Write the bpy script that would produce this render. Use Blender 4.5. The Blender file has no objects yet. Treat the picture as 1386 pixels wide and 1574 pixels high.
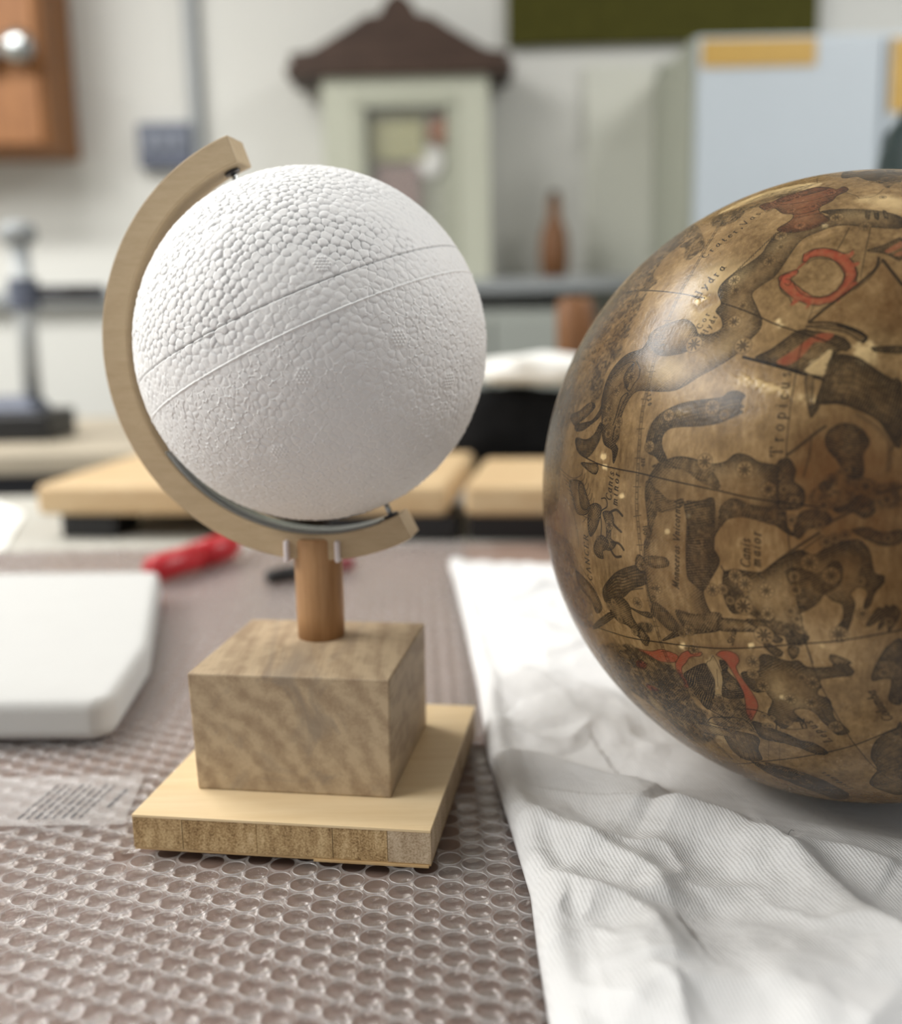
import bpy, bmesh, math, random, json
import numpy as np
from mathutils import Vector, Matrix, kdtree, noise
random.seed(4); rng = np.random.default_rng(7)
SC = bpy.context.scene; COL = SC.collection
PI = math.pi

# ------------------------------------------------------------------ camera, world, light, exposure
cam_d = bpy.data.cameras.new('camera'); cam = bpy.data.objects.new('camera', cam_d); COL.objects.link(cam)
rt = Vector((0.9997807, -0.0037446, -0.0206049)); up = Vector((0.0209424, 0.1787630, 0.9836693)); fw = Vector((0, 0.9838850, -0.1788022))
M = Matrix.Identity(4)
for i, c in enumerate((rt, up, -fw)):
    for j in range(3): M[j][i] = c[j]
M.translation = (0, 0, .212); cam.matrix_world = M
cam_d.sensor_fit = 'HORIZONTAL'; cam_d.sensor_width = 36; cam_d.lens = 1600 / 1386 * 36
cam_d.clip_start = .01; cam_d.clip_end = 50
cam_d.dof.use_dof = True; cam_d.dof.focus_distance = .390; cam_d.dof.aperture_fstop = 4.7
SC.camera = cam
SC.view_settings.view_transform = 'Standard'; SC.view_settings.look = 'None'; SC.view_settings.gamma = 1
SC.view_settings.use_curve_mapping = False
SC.view_settings.exposure = 0.12
SC.cycles.use_denoising = True
SC.cycles.transparent_max_bounces = 24; SC.cycles.max_bounces = 8
world = bpy.data.worlds.new('room_daylight'); SC.world = world; world.use_nodes = True
bg = world.node_tree.nodes['Background']; bg.inputs[0].default_value = (.93, .97, 1, 1); bg.inputs[1].default_value = .36
LAMPS = [   # name, centre, size x, size y, watts
    ('lamp_behind', (-1.62, 1.38, 1.66), 1.8, .24, 46),
    ('lamp_left', (-2.0, .05, 1.66), .95, 1.6, 66),
    ('lamp_right', (1.65, .95, 1.66), 1.0, .80, 40)]
for nm, c, sx, sy, wt in LAMPS:
    ld = bpy.data.lights.new(nm, 'AREA'); ld.shape = 'RECTANGLE'; ld.size = sx; ld.size_y = sy; ld.energy = wt; ld.color = (1, .985, .955)
    lo = bpy.data.objects.new(nm, ld); lo.location = c; COL.objects.link(lo)

# ------------------------------------------------------------------ material helpers
def lin(c): return tuple(((v/255)/12.92 if v/255 <= .04045 else ((v/255+.055)/1.055)**2.4) for v in c) + (1,)
class NT:
    def __init__(s, name):
        s.m = bpy.data.materials.new(name); s.m.use_nodes = True; s.t = s.m.node_tree; s.t.nodes.clear()
        s.out = s.n('ShaderNodeOutputMaterial')
    def n(s, typ, **kw):
        nd = s.t.nodes.new(typ)
        for k, v in kw.items():
            if k[0] == '_': setattr(nd, k[1:], v)
            else:
                key = int(k[1:]) if k[0] == 'i' and k[1:].isdigit() else k.replace('__', ' ')
                s.set(nd.inputs[key], v)
        return nd
    def set(s, inp, v):
        if isinstance(v, bpy.types.NodeSocket): s.t.links.new(v, inp)
        elif isinstance(v, bpy.types.Node): s.t.links.new(v.outputs[0], inp)
        else: inp.default_value = v
    def coord(s, kind='Object', loc=(0,0,0), rot=(0,0,0), scale=(1,1,1)):
        tc = s.n('ShaderNodeTexCoord'); mp = s.n('ShaderNodeMapping'); s.t.links.new(tc.outputs[kind], mp.inputs[0])
        mp.inputs[1].default_value = loc; mp.inputs[2].default_value = rot; mp.inputs[3].default_value = scale
        return mp.outputs[0]
    def noise(s, vec, scale, detail=4, rough=.55, dist=0):
        return s.n('ShaderNodeTexNoise', Vector=vec, Scale=scale, Detail=detail, Roughness=rough, Distortion=dist).outputs[0]
    def ramp(s, fac, *stops):
        r = s.n('ShaderNodeValToRGB', Fac=fac); e = r.color_ramp.elements
        while len(e) < len(stops): e.new(.5)
        for el, (p, c) in zip(e, stops): el.position = p; el.color = c if len(c) == 4 else (*c, 1)
        return r.outputs[0]
    def mix(s, fac, a, b, mode='MIX'):
        m = s.n('ShaderNodeMix', _data_type='RGBA', _blend_type=mode)
        s.set(m.inputs[0], fac); s.set(m.inputs[6], a); s.set(m.inputs[7], b); return m.outputs[2]
    def math(s, op, a, b=0.0, c=0.0, clamp=False):
        m = s.n('ShaderNodeMath', _operation=op, _use_clamp=clamp); s.set(m.inputs[0], a); s.set(m.inputs[1], b); s.set(m.inputs[2], c); return m.outputs[0]
    def bump(s, h, dist, strength=1.0, normal=None):
        b = s.n('ShaderNodeBump', Height=h, Distance=dist, Strength=strength)
        if normal is not None: s.set(b.inputs['Normal'], normal)
        return b.outputs[0]
    def bsdf(s, **kw):
        p = s.n('ShaderNodeBsdfPrincipled', **kw); s.t.links.new(p.outputs[0], s.out.inputs[0]); return p
G1 = (1,1,1,1); G0 = (0,0,0,1)
def grey(v): return (v, v, v, 1)

def plain(name, c, rough=.6, var=.06, scale=12, metal=0, bump=0, bs=200, spec=.5):
    k = NT(name); v = k.coord(); n = k.noise(v, scale, 4)
    c = lin(c); col = k.ramp(n, (.3, tuple(x*(1-var) for x in c[:3])+(1,)), (.7, tuple(min(1, x*(1+var)) for x in c[:3])+(1,)))
    p = k.bsdf(Base__Color=col, Roughness=rough, Metallic=metal, Specular__IOR__Level=spec)
    if bump: k.set(p.inputs['Normal'], k.bump(k.noise(v, bs, 3), bump))
    return k.m
def wood(name, c1, c2, grain_axis='X', fine=1.0, rings=None, rough=.55, bump=.00006, streak=None, spec=.35):
    k = NT(name); sc = {'X': (.06, 1, 1), 'Y': (1, .06, 1), 'Z': (1, 1, .06)}[grain_axis]
    v = k.coord(scale=sc); base = k.coord()
    n1 = k.noise(v, 330*fine, 5, .6, .2); n2 = k.noise(v, 1500*fine, 3, .6); n3 = k.noise(base, 22, 3)
    f = k.math('ADD', k.math('MULTIPLY', n1, .55), k.math('MULTIPLY', n2, .25)); f = k.math('ADD', f, k.math('MULTIPLY', n3, .22))
    if rings:
        loc, scale, dist, amt = rings
        w = k.n('ShaderNodeTexWave', _wave_type='RINGS', _rings_direction=grain_axis, Vector=k.coord(loc=loc), Scale=scale, Distortion=dist, Detail=3, Detail__Scale=1.3, Detail__Roughness=.6).outputs[1]
        f = k.math('ADD', k.math('MULTIPLY', f, 1-amt), k.math('MULTIPLY', w, amt))
    col = k.ramp(f, (.36, lin(c2)), (.62, lin(c1)))
    if streak:
        sm = k.ramp(k.noise(k.coord(loc=(.3,.2,.1), scale=(1, .15, 1)), 42, 4, .6, .9), (.54, G0), (.68, G1))
        col = k.mix(k.math('MULTIPLY', sm, .65), col, lin(streak))
    p = k.bsdf(Base__Color=col, Roughness=rough, Specular__IOR__Level=spec)
    k.set(p.inputs['Normal'], k.bump(f, bump, .6))
    return k.m

MAT = {}
MAT['beech'] = wood('beech_wood', (196, 175, 143), (182, 160, 128), 'X', 1.4)
MAT['dowel'] = wood('brown_dowel_wood', (186, 146, 104), (158, 117, 78), 'Z', .9)
MAT['block'] = wood('grey_brown_block_wood', (190, 169, 139), (156, 134, 108), 'Y', .6, rings=((.085, 0, .040), 30, 7, .15), streak=(140, 127, 112), rough=.65)
MAT['veneer'] = wood('pale_veneer', (234, 211, 172), (224, 197, 153), 'X', .7, rough=.45, bump=.00002)
MAT['bottom_veneer'] = wood('bottom_veneer', (214, 184, 138), (190, 156, 110), 'X', .7)
MAT['board'] = wood('pine_board', (208, 184, 146), (186, 154, 112), 'X', .25)
MAT['brown_wood'] = wood('orange_brown_wood', (158, 108, 64), (116, 74, 40), 'Z', .12)
MAT['mahogany'] = wood('dark_brown_wood', (72, 54, 44), (52, 37, 29), 'X', .12)
MAT['oldbrown'] = wood('turned_brown_wood', (128, 88, 54), (86, 54, 32), 'Z', .2)
def core_mat(name, c1, c2, c3, rot):
    k = NT(name); v = k.coord(rot=(0, rot, 0)); s = k.noise(v, 1400, 3, .7); st = k.noise(k.coord(rot=(0, rot, 0), scale=(1, 1, .25)), 260, 4, .6); b = k.noise(v, 60, 3)
    f = k.math('ADD', k.math('MULTIPLY', s, .5), k.math('ADD', k.math('MULTIPLY', st, .35), k.math('MULTIPLY', b, .2)))
    col = k.ramp(f, (.40, lin(c3)), (.52, lin(c2)), (.64, lin(c1)))
    p = k.bsdf(Base__Color=col, Roughness=.8, Specular__IOR__Level=.2); k.set(p.inputs['Normal'], k.bump(s, .0002)); return k.m
MAT['core1'] = core_mat('core_end_grain_a', (216, 190, 146), (178, 148, 106), (104, 80, 52), .5)
MAT['core2'] = core_mat('core_end_grain_b', (222, 196, 154), (184, 154, 110), (112, 84, 54), -.8)
MAT['core3'] = core_mat('core_end_grain_c', (212, 194, 168), (186, 164, 136), (134, 112, 84), .9)
MAT['steel'] = plain('brushed_steel', (172, 176, 176), .22, .05, 40, metal=1)
MAT['darksteel'] = plain('dark_steel', (70, 70, 74), .4, .1, 60, metal=.8)
MAT['wall'] = plain('white_painted_wall', (206, 206, 201), .85, .015, 1.2, spec=.2)
MAT['cream'] = plain('cream_paint', (199, 200, 190), .7, .03, 3)
MAT['greenwhite'] = plain('pale_green_paint', (178, 180, 164), .6, .04, 3)
MAT['pillar'] = plain('grey_green_shade', (160, 163, 150), .7, .03, 3)  # darker tone; on the white cabinet's side it stands for shade
MAT['casegreen'] = plain('green_grey_paint', (162, 164, 148), .6, .04, 5)
MAT['floor'] = plain('grey_lino_floor', (128, 126, 120), .6, .08, 6)
MAT['ceiling'] = plain('white_ceiling', (232, 232, 228), .9, .01, 2)
MAT['railgrey'] = plain('grey_shelf_paint', (142, 146, 148), .5, .05, 6)
MAT['slate'] = plain('slate_blue_plastic', (86, 92, 108), .5, .1, 30)
MAT['slatelight'] = plain('pale_slate_plastic', (128, 134, 146), .5, .1, 30)
MAT['olive'] = plain('olive_felt', (70, 68, 30), .95, .12, 30, spec=.1)
MAT['enamel'] = plain('blue_white_enamel', (186, 195, 202), .35, .02, 4)
MAT['yellow'] = plain('amber_yellow_tape', (186, 150, 74), .5, .05, 30)
MAT['teal'] = plain('dark_teal_plastic', (24, 44, 46), .35, .1, 20)
MAT['black'] = plain('black_cloth', (20, 20, 21), .9, .3, 60, spec=.1)
MAT['blackplastic'] = plain('black_plastic', (22, 22, 24), .4, .2, 60)
MAT['red'] = plain('red_plastic', (176, 22, 34), .35, .08, 40)
MAT['darkred'] = plain('dark_red_plastic', (120, 20, 32), .4, .08, 40)
MAT['blue'] = plain('blue_plastic', (24, 62, 108), .5, .08, 40)
MAT['paper'] = plain('white_paper', (236, 236, 232), .8, .02, 20, spec=.2)
MAT['whitefoam'] = plain('white_packing_foam', (192, 192, 190), .85, .01, 40, bump=.0002, bs=500, spec=.2)
MAT['bench'] = plain('worn_bench_top', (128, 107, 96), .6, .12, 9)
MAT['paleplastic'] = plain('pale_grey_plastic', (168, 172, 174), .5, .05, 30)
MAT['mat'] = plain('light_grey_mat', (176, 174, 166), .7, .05, 9)
MAT['bench_far'] = plain('beige_bench_top', (170, 160, 142), .55, .08, 5)
MAT['greycab'] = plain('grey_green_metal', (150, 154, 148), .5, .05, 4)
MAT['dial'] = plain('ochre_card', (160, 158, 122), .8, .08, 14)
MAT['bob'] = plain('copper_bob', (142, 88, 50), .4, .1, 20)
MAT['glue'] = plain('white_glue', (226, 218, 220), .5, .03, 300)
MAT['print'] = plain('faded_black_print', (92, 92, 94), .7, .2, 300)

def clear_film(name, milk, gloss=1.0, tint=(1,1,1,1), rough=.12, ws=(900, .0006, (1, 1, 1))):
    k = NT(name); v = k.coord(rot=(0, 0, -.5), scale=ws[2])
    tr = k.n('ShaderNodeBsdfTransparent', Color=tint); df = k.n('ShaderNodeBsdfDiffuse', Color=(.88, .86, .86, 1))
    gl = k.n('ShaderNodeBsdfGlossy', Color=G1, Roughness=rough)
    nb = k.bump(k.noise(v, ws[0], 3, .6, .5), ws[1], .6); k.set(gl.inputs['Normal'], nb)
    gm = k.n('ShaderNodeNewGeometry'); dt = k.n('ShaderNodeVectorMath', _operation='DOT_PRODUCT'); k.set(dt.inputs[0], gm.outputs['Incoming']); k.set(dt.inputs[1], nb)
    cs = k.math('SUBTRACT', 1.0, k.math('ABSOLUTE', dt.outputs['Value']), clamp=True); fr = k.math('ADD', .04, k.math('MULTIPLY', .9, k.math('POWER', cs, 5.0)))
    m1 = k.n('ShaderNodeMixShader', Fac=milk); k.set(m1.inputs[1], tr); k.set(m1.inputs[2], df)
    m2 = k.n('ShaderNodeMixShader', Fac=k.math('MULTIPLY', fr, gloss, clamp=True)); k.set(m2.inputs[1], m1); k.set(m2.inputs[2], gl)
    k.t.links.new(m2.outputs[0], k.out.inputs[0]); return k.m
MAT['film'] = clear_film('milky_film', .14, .6, rough=.3)
MAT['rim'] = clear_film('bubble_rim_film', .34, 1.3, rough=.15)
MAT['bubble'] = clear_film('clear_bubble_film', .03, 1.0, tint=(.95, .935, .93, 1), rough=.1)
MAT['bubble_floor'] = clear_film('crumpled_bubble_film', .06, 4.6, tint=(.96, .945, .94, 1), rough=.05, ws=(650, .0022, (.45, 1.3, 1)))
MAT['tape'] = clear_film('translucent_tape', .13, .5, rough=.35)
MAT['glass'] = clear_film('window_glass', .02, 1.0, rough=.02)

# ------------------------------------------------------------------ mesh helpers
class MB:
    def __init__(s): s.v = []; s.f = []
    def add(s, vs, fs):
        o = len(s.v); s.v += [tuple(p) for p in vs]; s.f += [tuple(i+o for i in f) for f in fs]; return s
    def box(s, c, d, rz=0, taper=1.0):
        ca, sa = math.cos(rz), math.sin(rz); vs = []
        for z in (-.5, .5):
            t = 1 if z < 0 else taper
            for x, y in ((-.5,-.5), (.5,-.5), (.5,.5), (-.5,.5)):
                px, py = x*d[0]*t, y*d[1]*t; vs.append((c[0]+px*ca-py*sa, c[1]+px*sa+py*ca, c[2]+z*d[2]))
        return s.add(vs, [(3,2,1,0), (4,5,6,7), (0,1,5,4), (1,2,6,5), (2,3,7,6), (3,0,4,7)])
    def prism(s, pts, z0, z1):
        n = len(pts); s.add([(x, y, z0) for x, y in pts] + [(x, y, z1) for x, y in pts],
            [tuple(range(n-1, -1, -1)), tuple(range(n, 2*n))] + [(i, (i+1) % n, n+(i+1) % n, n+i) for i in range(n)]); return s
    def slab_xz(s, pts, y0, y1):
        n = len(pts); return s.add([(x, y0, z) for x, z in pts] + [(x, y1, z) for x, z in pts],
            [tuple(range(n)), tuple(range(2*n-1, n-1, -1))] + [(i, n+i, n+(i+1) % n, (i+1) % n) for i in range(n)])
    def lathe(s, prof, c=(0,0,0), n=32, axis=None, cap=True):
        rot = Vector((0,0,1)).rotation_difference(Vector(axis)).to_matrix() if axis is not None else None; vs = []; fs = []
        for r, z in prof:
            for i in range(n):
                a = 2*PI*i/n; p = Vector((r*math.cos(a), r*math.sin(a), z))
                if rot: p = rot @ p
                vs.append((p.x+c[0], p.y+c[1], p.z+c[2]))
        for j in range(len(prof)-1):
            for i in range(n): fs.append((j*n+i, j*n+(i+1) % n, (j+1)*n+(i+1) % n, (j+1)*n+i))
        if cap: fs += [tuple(range(n-1, -1, -1)), tuple((len(prof)-1)*n+i for i in range(n))]
        return s.add(vs, fs)
    def tube(s, pts, r, n=10):
        pts = [Vector(p) for p in pts]; vs = []; fs = []
        for i, p in enumerate(pts):
            t = (pts[min(i+1, len(pts)-1)]-pts[max(i-1, 0)]).normalized(); u = t.orthogonal().normalized() if i == 0 else (u - t*u.dot(t)).normalized(); w = t.cross(u)
            rr = r[i] if isinstance(r, (list, tuple)) else r
            for k in range(n): a = 2*PI*k/n; vs.append(tuple(p+u*math.cos(a)*rr+w*math.sin(a)*rr))
        for i in range(len(pts)-1):
            for k in range(n): fs.append((i*n+k, i*n+(k+1) % n, (i+1)*n+(k+1) % n, (i+1)*n+k))
        fs += [tuple(range(n-1, -1, -1)), tuple((len(pts)-1)*n+k for k in range(n))]
        return s.add(vs, fs)
    def build(s, name, mat, parent=None, bevel=0, seg=2, smooth=False, origin=None, auto=True):
        o = Vector(origin) if origin is not None else Vector((0,0,0))
        root = parent
        off = Vector((0,0,0))
        if parent is not None:
            off = world_loc(parent)
            o = Vector((0,0,0)) if origin is None else Vector(origin)-off
        me = bpy.data.meshes.new(name); me.from_pydata([tuple(Vector(p)-off-o) for p in s.v], [], s.f); me.validate(); me.update()
        ob = bpy.data.objects.new(name, me); COL.objects.link(ob); ob.location = o
        if parent is not None: ob.parent = parent
        me.materials.append(MAT[mat] if isinstance(mat, str) else mat)
        if smooth: me.polygons.foreach_set('use_smooth', [True]*len(me.polygons))
        if bevel:
            b = ob.modifiers.new('bevel', 'BEVEL'); b.width = bevel; b.segments = seg; b.limit_method = 'ANGLE'; b.angle_limit = math.radians(40)
            b.harden_normals = False
        return ob
def world_loc(o):
    p = Vector(o.location)
    while o.parent is not None: o = o.parent; p += Vector(o.location)
    return p
def tag(o, label, cat, group=None):
    o['label'] = label; o['category'] = cat
    if group: o['group'] = group
    return o
def thing(name, loc, label, cat, group=None):
    o = bpy.data.objects.new(name, None); o.empty_display_size = .05; o.location = loc; COL.objects.link(o); return tag(o, label, cat, group)
def struct(o): o['kind'] = 'structure'; return o
def mesh_np(name, V, Fc, mat, parent=None, loc=(0,0,0), smooth=True):
    me = bpy.data.meshes.new(name); V = np.asarray(V, np.float32); Fc = np.asarray(Fc, np.int32); k = Fc.shape[1]
    me.vertices.add(len(V)); me.vertices.foreach_set('co', V.ravel()); me.loops.add(Fc.size); me.loops.foreach_set('vertex_index', Fc.ravel())
    me.polygons.add(len(Fc)); me.polygons.foreach_set('loop_start', np.arange(0, Fc.size, k, dtype=np.int32)); me.polygons.foreach_set('loop_total', np.full(len(Fc), k, np.int32))
    me.update(calc_edges=True); me.validate()
    if smooth: me.polygons.foreach_set('use_smooth', np.ones(len(Fc), bool))
    me.materials.append(MAT[mat] if isinstance(mat, str) else mat)
    o = bpy.data.objects.new(name, me); o.location = loc; COL.objects.link(o)
    if parent is not None: o.parent = parent
    return o

# ------------------------------------------------------------------ the room
YW = 2.60
struct(MB().box((-.2, YW+.05, .45), (5.6, .1, 2.7)).build('wall_back', 'wall'))
struct(MB().box((-2.95, .4, .45), (.1, 4.5, 2.7)).build('wall_left', 'wall'))
struct(MB().box((-.2, .4, -.925), (5.6, 4.5, .05)).build('floor', 'floor'))
struct(MB().box((-.2, .4, 1.775), (5.6, 4.5, .05)).build('ceiling', 'ceiling'))
struct(MB().box((-.583, YW-.012, .70), (.028, .024, 2.2)).build('trim_1', 'railgrey'))
struct(MB().box((.42, YW-.012, -.05), (.17, .024, 1.70)).build('trim_2', 'cream', bevel=.008))
struct(MB().box((.555, YW-.02, -.05), (.085, .04, 1.70)).build('trim_3', 'pillar', bevel=.006))
for (nm, c, sx, sy, wt), where in zip(LAMPS, ('over the far left of the bench', 'over the left side of the bench', 'over the right side of the room')):
    t = thing('ceiling_light', (c[0], c[1], 1.75), 'white long ceiling light fitting ' + where, 'light')
    MB().box((c[0], c[1], 1.715), (sx+.06, sy+.06, .07)).build('housing', 'enamel', t, bevel=.006)

# ------------------------------------------------------------------ workbenches
wb = thing('workbench', (.1, .5, -.9), 'brown workbench carrying both globes under bubble wrap and cloth', 'workbench')
MB().box((.19, .45, -.02), (1.62, 1.80, .04)).build('bench_top', 'bench', wb, bevel=.004)
for sx in (-.52, .9):
    for sy in (-.38, 1.26): MB().box((sx, sy, -.47), (.07, .07, .86)).build('leg', 'bench_far', wb, bevel=.004)
fb = thing('side_bench', (-1.1, 1.7, -.9), 'beige topped bench against the left rear, with the black stand on it', 'workbench')
MB().box((-1.13, 1.69, .035), (1.45, .58, .03)).build('bench_top', 'bench_far', fb, bevel=.004)
MB().box((-1.13, 1.72, -.03), (1.36, .46, .10)).build('apron', 'darksteel', fb)
for sx in (-1.78, -.48):
    for sy in (1.46, 1.92): MB().box((sx, sy, -.44), (.05, .05, .92)).build('leg', 'darksteel', fb)

# ------------------------------------------------------------------ bubble wrap
E1 = np.array([.0094986, -.0044795]); E2 = np.array([.000338, -.0109994]); O0 = np.array([-.0591, .36178])
ZT = .0045; RB = .00476
def cloth_edge_x(y):
    ys = [.20, .2469, .2749, .3155, .3477, .3977, .4701, .5601, .6893, .7978, .875, 1.0]
    xs = [.0285, .0268, .026, .0256, .026, .0219, .0153, .0133, .0082, .0024, -.0026, -.004]
    return np.interp(y, ys, xs)
wrap = thing('bubble_wrap', (-.2, .55, 0), 'clear bubble wrap sheet spread on the bench under the wooden stand', 'packaging')
cells = []
for i in range(-75, 30):
    for j in range(-75, 40):
        p = O0 + i*E1 + j*E2
        if -.60 < p[0] < cloth_edge_x(p[1])+.045 and (.19 < p[1] < .985): cells.append(p)
cells = np.array(cells)
hexd = [E1, E1-E2, -E2, -E1, E2-E1, E2]            # the six neighbours of a bubble
def wrapz(x, y): return .0006*np.sin(x*37+1.3)*np.sin(y*29) + .0004*np.sin(x*90+y*70)
def corner(k): a, b = hexd[k], hexd[(k+1) % 6]; return (a+b)/3
NS = 24
ring = []
for s in range(NS):
    a = 2*PI*s/NS; u = np.array([math.cos(a), math.sin(a)]); best = 1e9
    for h in hexd:
        d = h@u
        if d > 1e-9: best = min(best, (h@h/2)/d)
    ring.append((u*RB, u*best))
# the flat web of film between the bubbles
V = []; Fc = []
for p in cells:
    o = len(V)
    for a, b in ring:
        q = p+a; V.append((q[0]+.2, q[1]-.55, ZT)); q = p+b; V.append((q[0]+.2, q[1]-.55, ZT-.0003))
    for s in range(NS): t = (s+1) % NS; Fc.append((o+2*s, o+2*s+1, o+2*t+1, o+2*t))
mesh_np('film', V, Fc, 'film', wrap)['kind'] = 'stuff'
def bubble_mesh(seed, n=22, full=True):
    r = np.random.default_rng(seed); V = []; Fc = []; mats = []
    ph = r.uniform(0, 6.28, 8); am = r.uniform(.3, 1, 8); low = r.uniform(.35, 1.2)
    def crumple(x, y):
        X, Y = x/RB, y/RB
        return sum(am[k]*math.sin((3+1.5*k)*(X*math.cos(ph[k])+Y*math.sin(ph[k]))+ph[k]*3)/(1+.16*k) for k in range(8))/5
    if full:      # raised rim
        prof = [(RB*.985, -.0001), (RB*.995, .00018), (RB*1.018, .00018), (RB*1.032, -.0001)]
        for rr, z in prof:
            for s in range(n*2): a = PI*s/n; w = 1+.018*math.sin(2*a+ph[0])+.012*math.sin(3*a+ph[1]); V.append((rr*w*math.cos(a), rr*w*math.sin(a), z))
        m = n*2
        for k in range(3):
            for s in range(m): Fc.append((k*m+s, k*m+(s+1) % m, (k+1)*m+(s+1) % m, (k+1)*m+s)); mats.append(1)
    # clear cup hanging under the film, its crumpled floor, and the thin film above
    o = len(V); rings = [(1.0, -.0001), (.98, -.0018), (.93, -.0030), (.82, -.0036), (.66, -.0038), (.48, -.0039), (.30, -.0039), (.14, -.0039)] if full else [(1.0, 0), (.93, -.003), (.55, -.0037)]
    for rr, z in rings:
        for s in range(n):
            a = 2*PI*s/n; x, y = RB*rr*math.cos(a), RB*rr*math.sin(a); V.append((x, y, min(z + (.0011*low*crumple(x, y) if z < -.0025 else 0), -.0001) if rr < 1 else z))
    V.append((0, 0, -.0038+.0009*low*crumple(0, 0)))
    for k in range(len(rings)-1):
        for s in range(n): Fc.append((o+k*n+s, o+k*n+(s+1) % n, o+(k+1)*n+(s+1) % n, o+(k+1)*n+s)); mats.append(2 if k > 1 else 0)
    k = len(rings)-1
    for s in range(n): Fc.append((o+k*n+s, o+k*n+(s+1) % n, len(V)-1)); mats.append(2)
    o = len(V); tops = [(1.0, 0), (.66, 1), (.33, 1)] if full else [(1.0, 0)]
    for rr, q in tops:
        for s in range(n):
            a = 2*PI*s/n; x, y = RB*rr*math.cos(a), RB*rr*math.sin(a); V.append((x, y, q*(-.00025+.0003*crumple(y, -x))))
    V.append((0, 0, -.0003))
    for k in range(len(tops)-1):
        for s in range(n): Fc.append((o+k*n+s, o+k*n+(s+1) % n, o+(k+1)*n+(s+1) % n, o+(k+1)*n+s)); mats.append(0)
    k = len(tops)-1
    for s in range(n): Fc.append((o+k*n+s, o+k*n+(s+1) % n, len(V)-1)); mats.append(0)
    return V, Fc, mats
BV = []
for sd in range(9):
    v, f, mt = bubble_mesh(sd, 26)
    me = bpy.data.meshes.new('bubble'); me.from_pydata(v, [], f); me.materials.append(MAT['bubble']); me.materials.append(MAT['rim']); me.materials.append(MAT['bubble_floor'])
    me.polygons.foreach_set('material_index', mt); me.polygons.foreach_set('use_smooth', [True]*len(f)); me.update(); BV.append(me)
# footprint of the wooden stand and of the tape, where no loose bubble shows
def in_plate(p):
    q = np.array([p[0]+.0708, p[1]-.3815]); w = np.array([.988, -.155]); d = np.array([.155, .988]); return abs(q@w) < .066 and -.006 < q@d < .13
def in_tape(p): return p[0] < -.140 and .409 < p[1] < .463
vis = [p for p in cells if not in_plate(p) and p[0] < cloth_edge_x(p[1])+.012]
vis.sort(key=lambda p: (not (p[1] > .262 and abs(p[0]) < .44*p[1]+.012), p[1]))
for q, p in enumerate(vis[:300]):
    b = bpy.data.objects.new('bubble', BV[q*7 % 9 if q % 3 else (q*5+1) % 9]); b.location = (p[0]+.2, p[1]-.55, ZT); COL.objects.link(b); b.parent = wrap
V = []; Fc4 = []; rimV = []; rimF = []
small = [bubble_mesh(s, 12, False) for s in range(5)]
allV = []; allF = []; allM = []
for q, p in enumerate(vis[300:]):
    v, f, mt = small[q % 5]; o = len(allV)
    allV += [(x+p[0]+.2, y+p[1]-.55, z+ZT) for x, y, z in v]; allF += [tuple(i+o for i in g) for g in f]; allM += [1 if q_ == 2 else 0 for q_ in mt]
    m = 14
    o = len(rimV)
    for rr, z in ((RB*.98, 0), (RB*1.0, .00012), (RB*1.03, 0)):
        for s in range(m): a = 2*PI*s/m; rimV.append((rr*math.cos(a)+p[0]+.2, rr*math.sin(a)+p[1]-.55, ZT+z))
    for k in range(2):
        for s in range(m): rimF.append((o+k*m+s, o+k*m+(s+1) % m, o+(k+1)*m+(s+1) % m, o+(k+1)*m+s))
me = bpy.data.meshes.new('far_bubbles'); me.from_pydata(allV, [], allF); me.polygons.foreach_set('use_smooth', [True]*len(allF)); me.materials.append(MAT['bubble']); me.materials.append(MAT['bubble_floor']); me.polygons.foreach_set('material_index', allM); me.update()
o = bpy.data.objects.new('far_bubbles', me); COL.objects.link(o); o.parent = wrap; o['kind'] = 'stuff'
o = mesh_np('far_bubble_rims', rimV, rimF, 'film', wrap); o['kind'] = 'stuff'

# tape strip with its faded printing
tp = thing('printed_tape', (-.3, .437, .005), 'translucent whitish tape strip with faded grey print, on the bubble wrap left of the stand', 'tape')
MB().prism([(-.46, .416), (-.142, .412), (-.147, .461), (-.46, .466)], .0051, .0053).build('tape_strip', 'tape', tp)
pr = MB()
def dash(x, y, l, w, sl=.16): pr.add([(x, y, .00535), (x+w, y, .00535), (x+w+sl*l, y+l, .00535), (x+sl*l, y+l, .00535)], [(0,1,2,3)])
def words(x, y0, y1, w, seed):
    r = random.Random(seed); y = y0
    while y < y1:
        l = r.uniform(.002, .006); dash(x+.16*(y-y0), y, min(l, y1-y), w*r.uniform(.7, 1)); y += l+.0011
for k in range(8): words(-.190+k*.0038, .4185, .452-.004*(k % 3 == 2), .0014, k)
words(-.1545, .428, .447, .0022, 77)
for k in range(7): words(-.247+k*.0038, .4185, .452, .0014, 20+k)
for k in range(7): words(-.330+k*.0038, .4185, .452, .0014, 40+k)
pr.build('print', 'print', tp)['kind'] = 'stuff'

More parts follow.
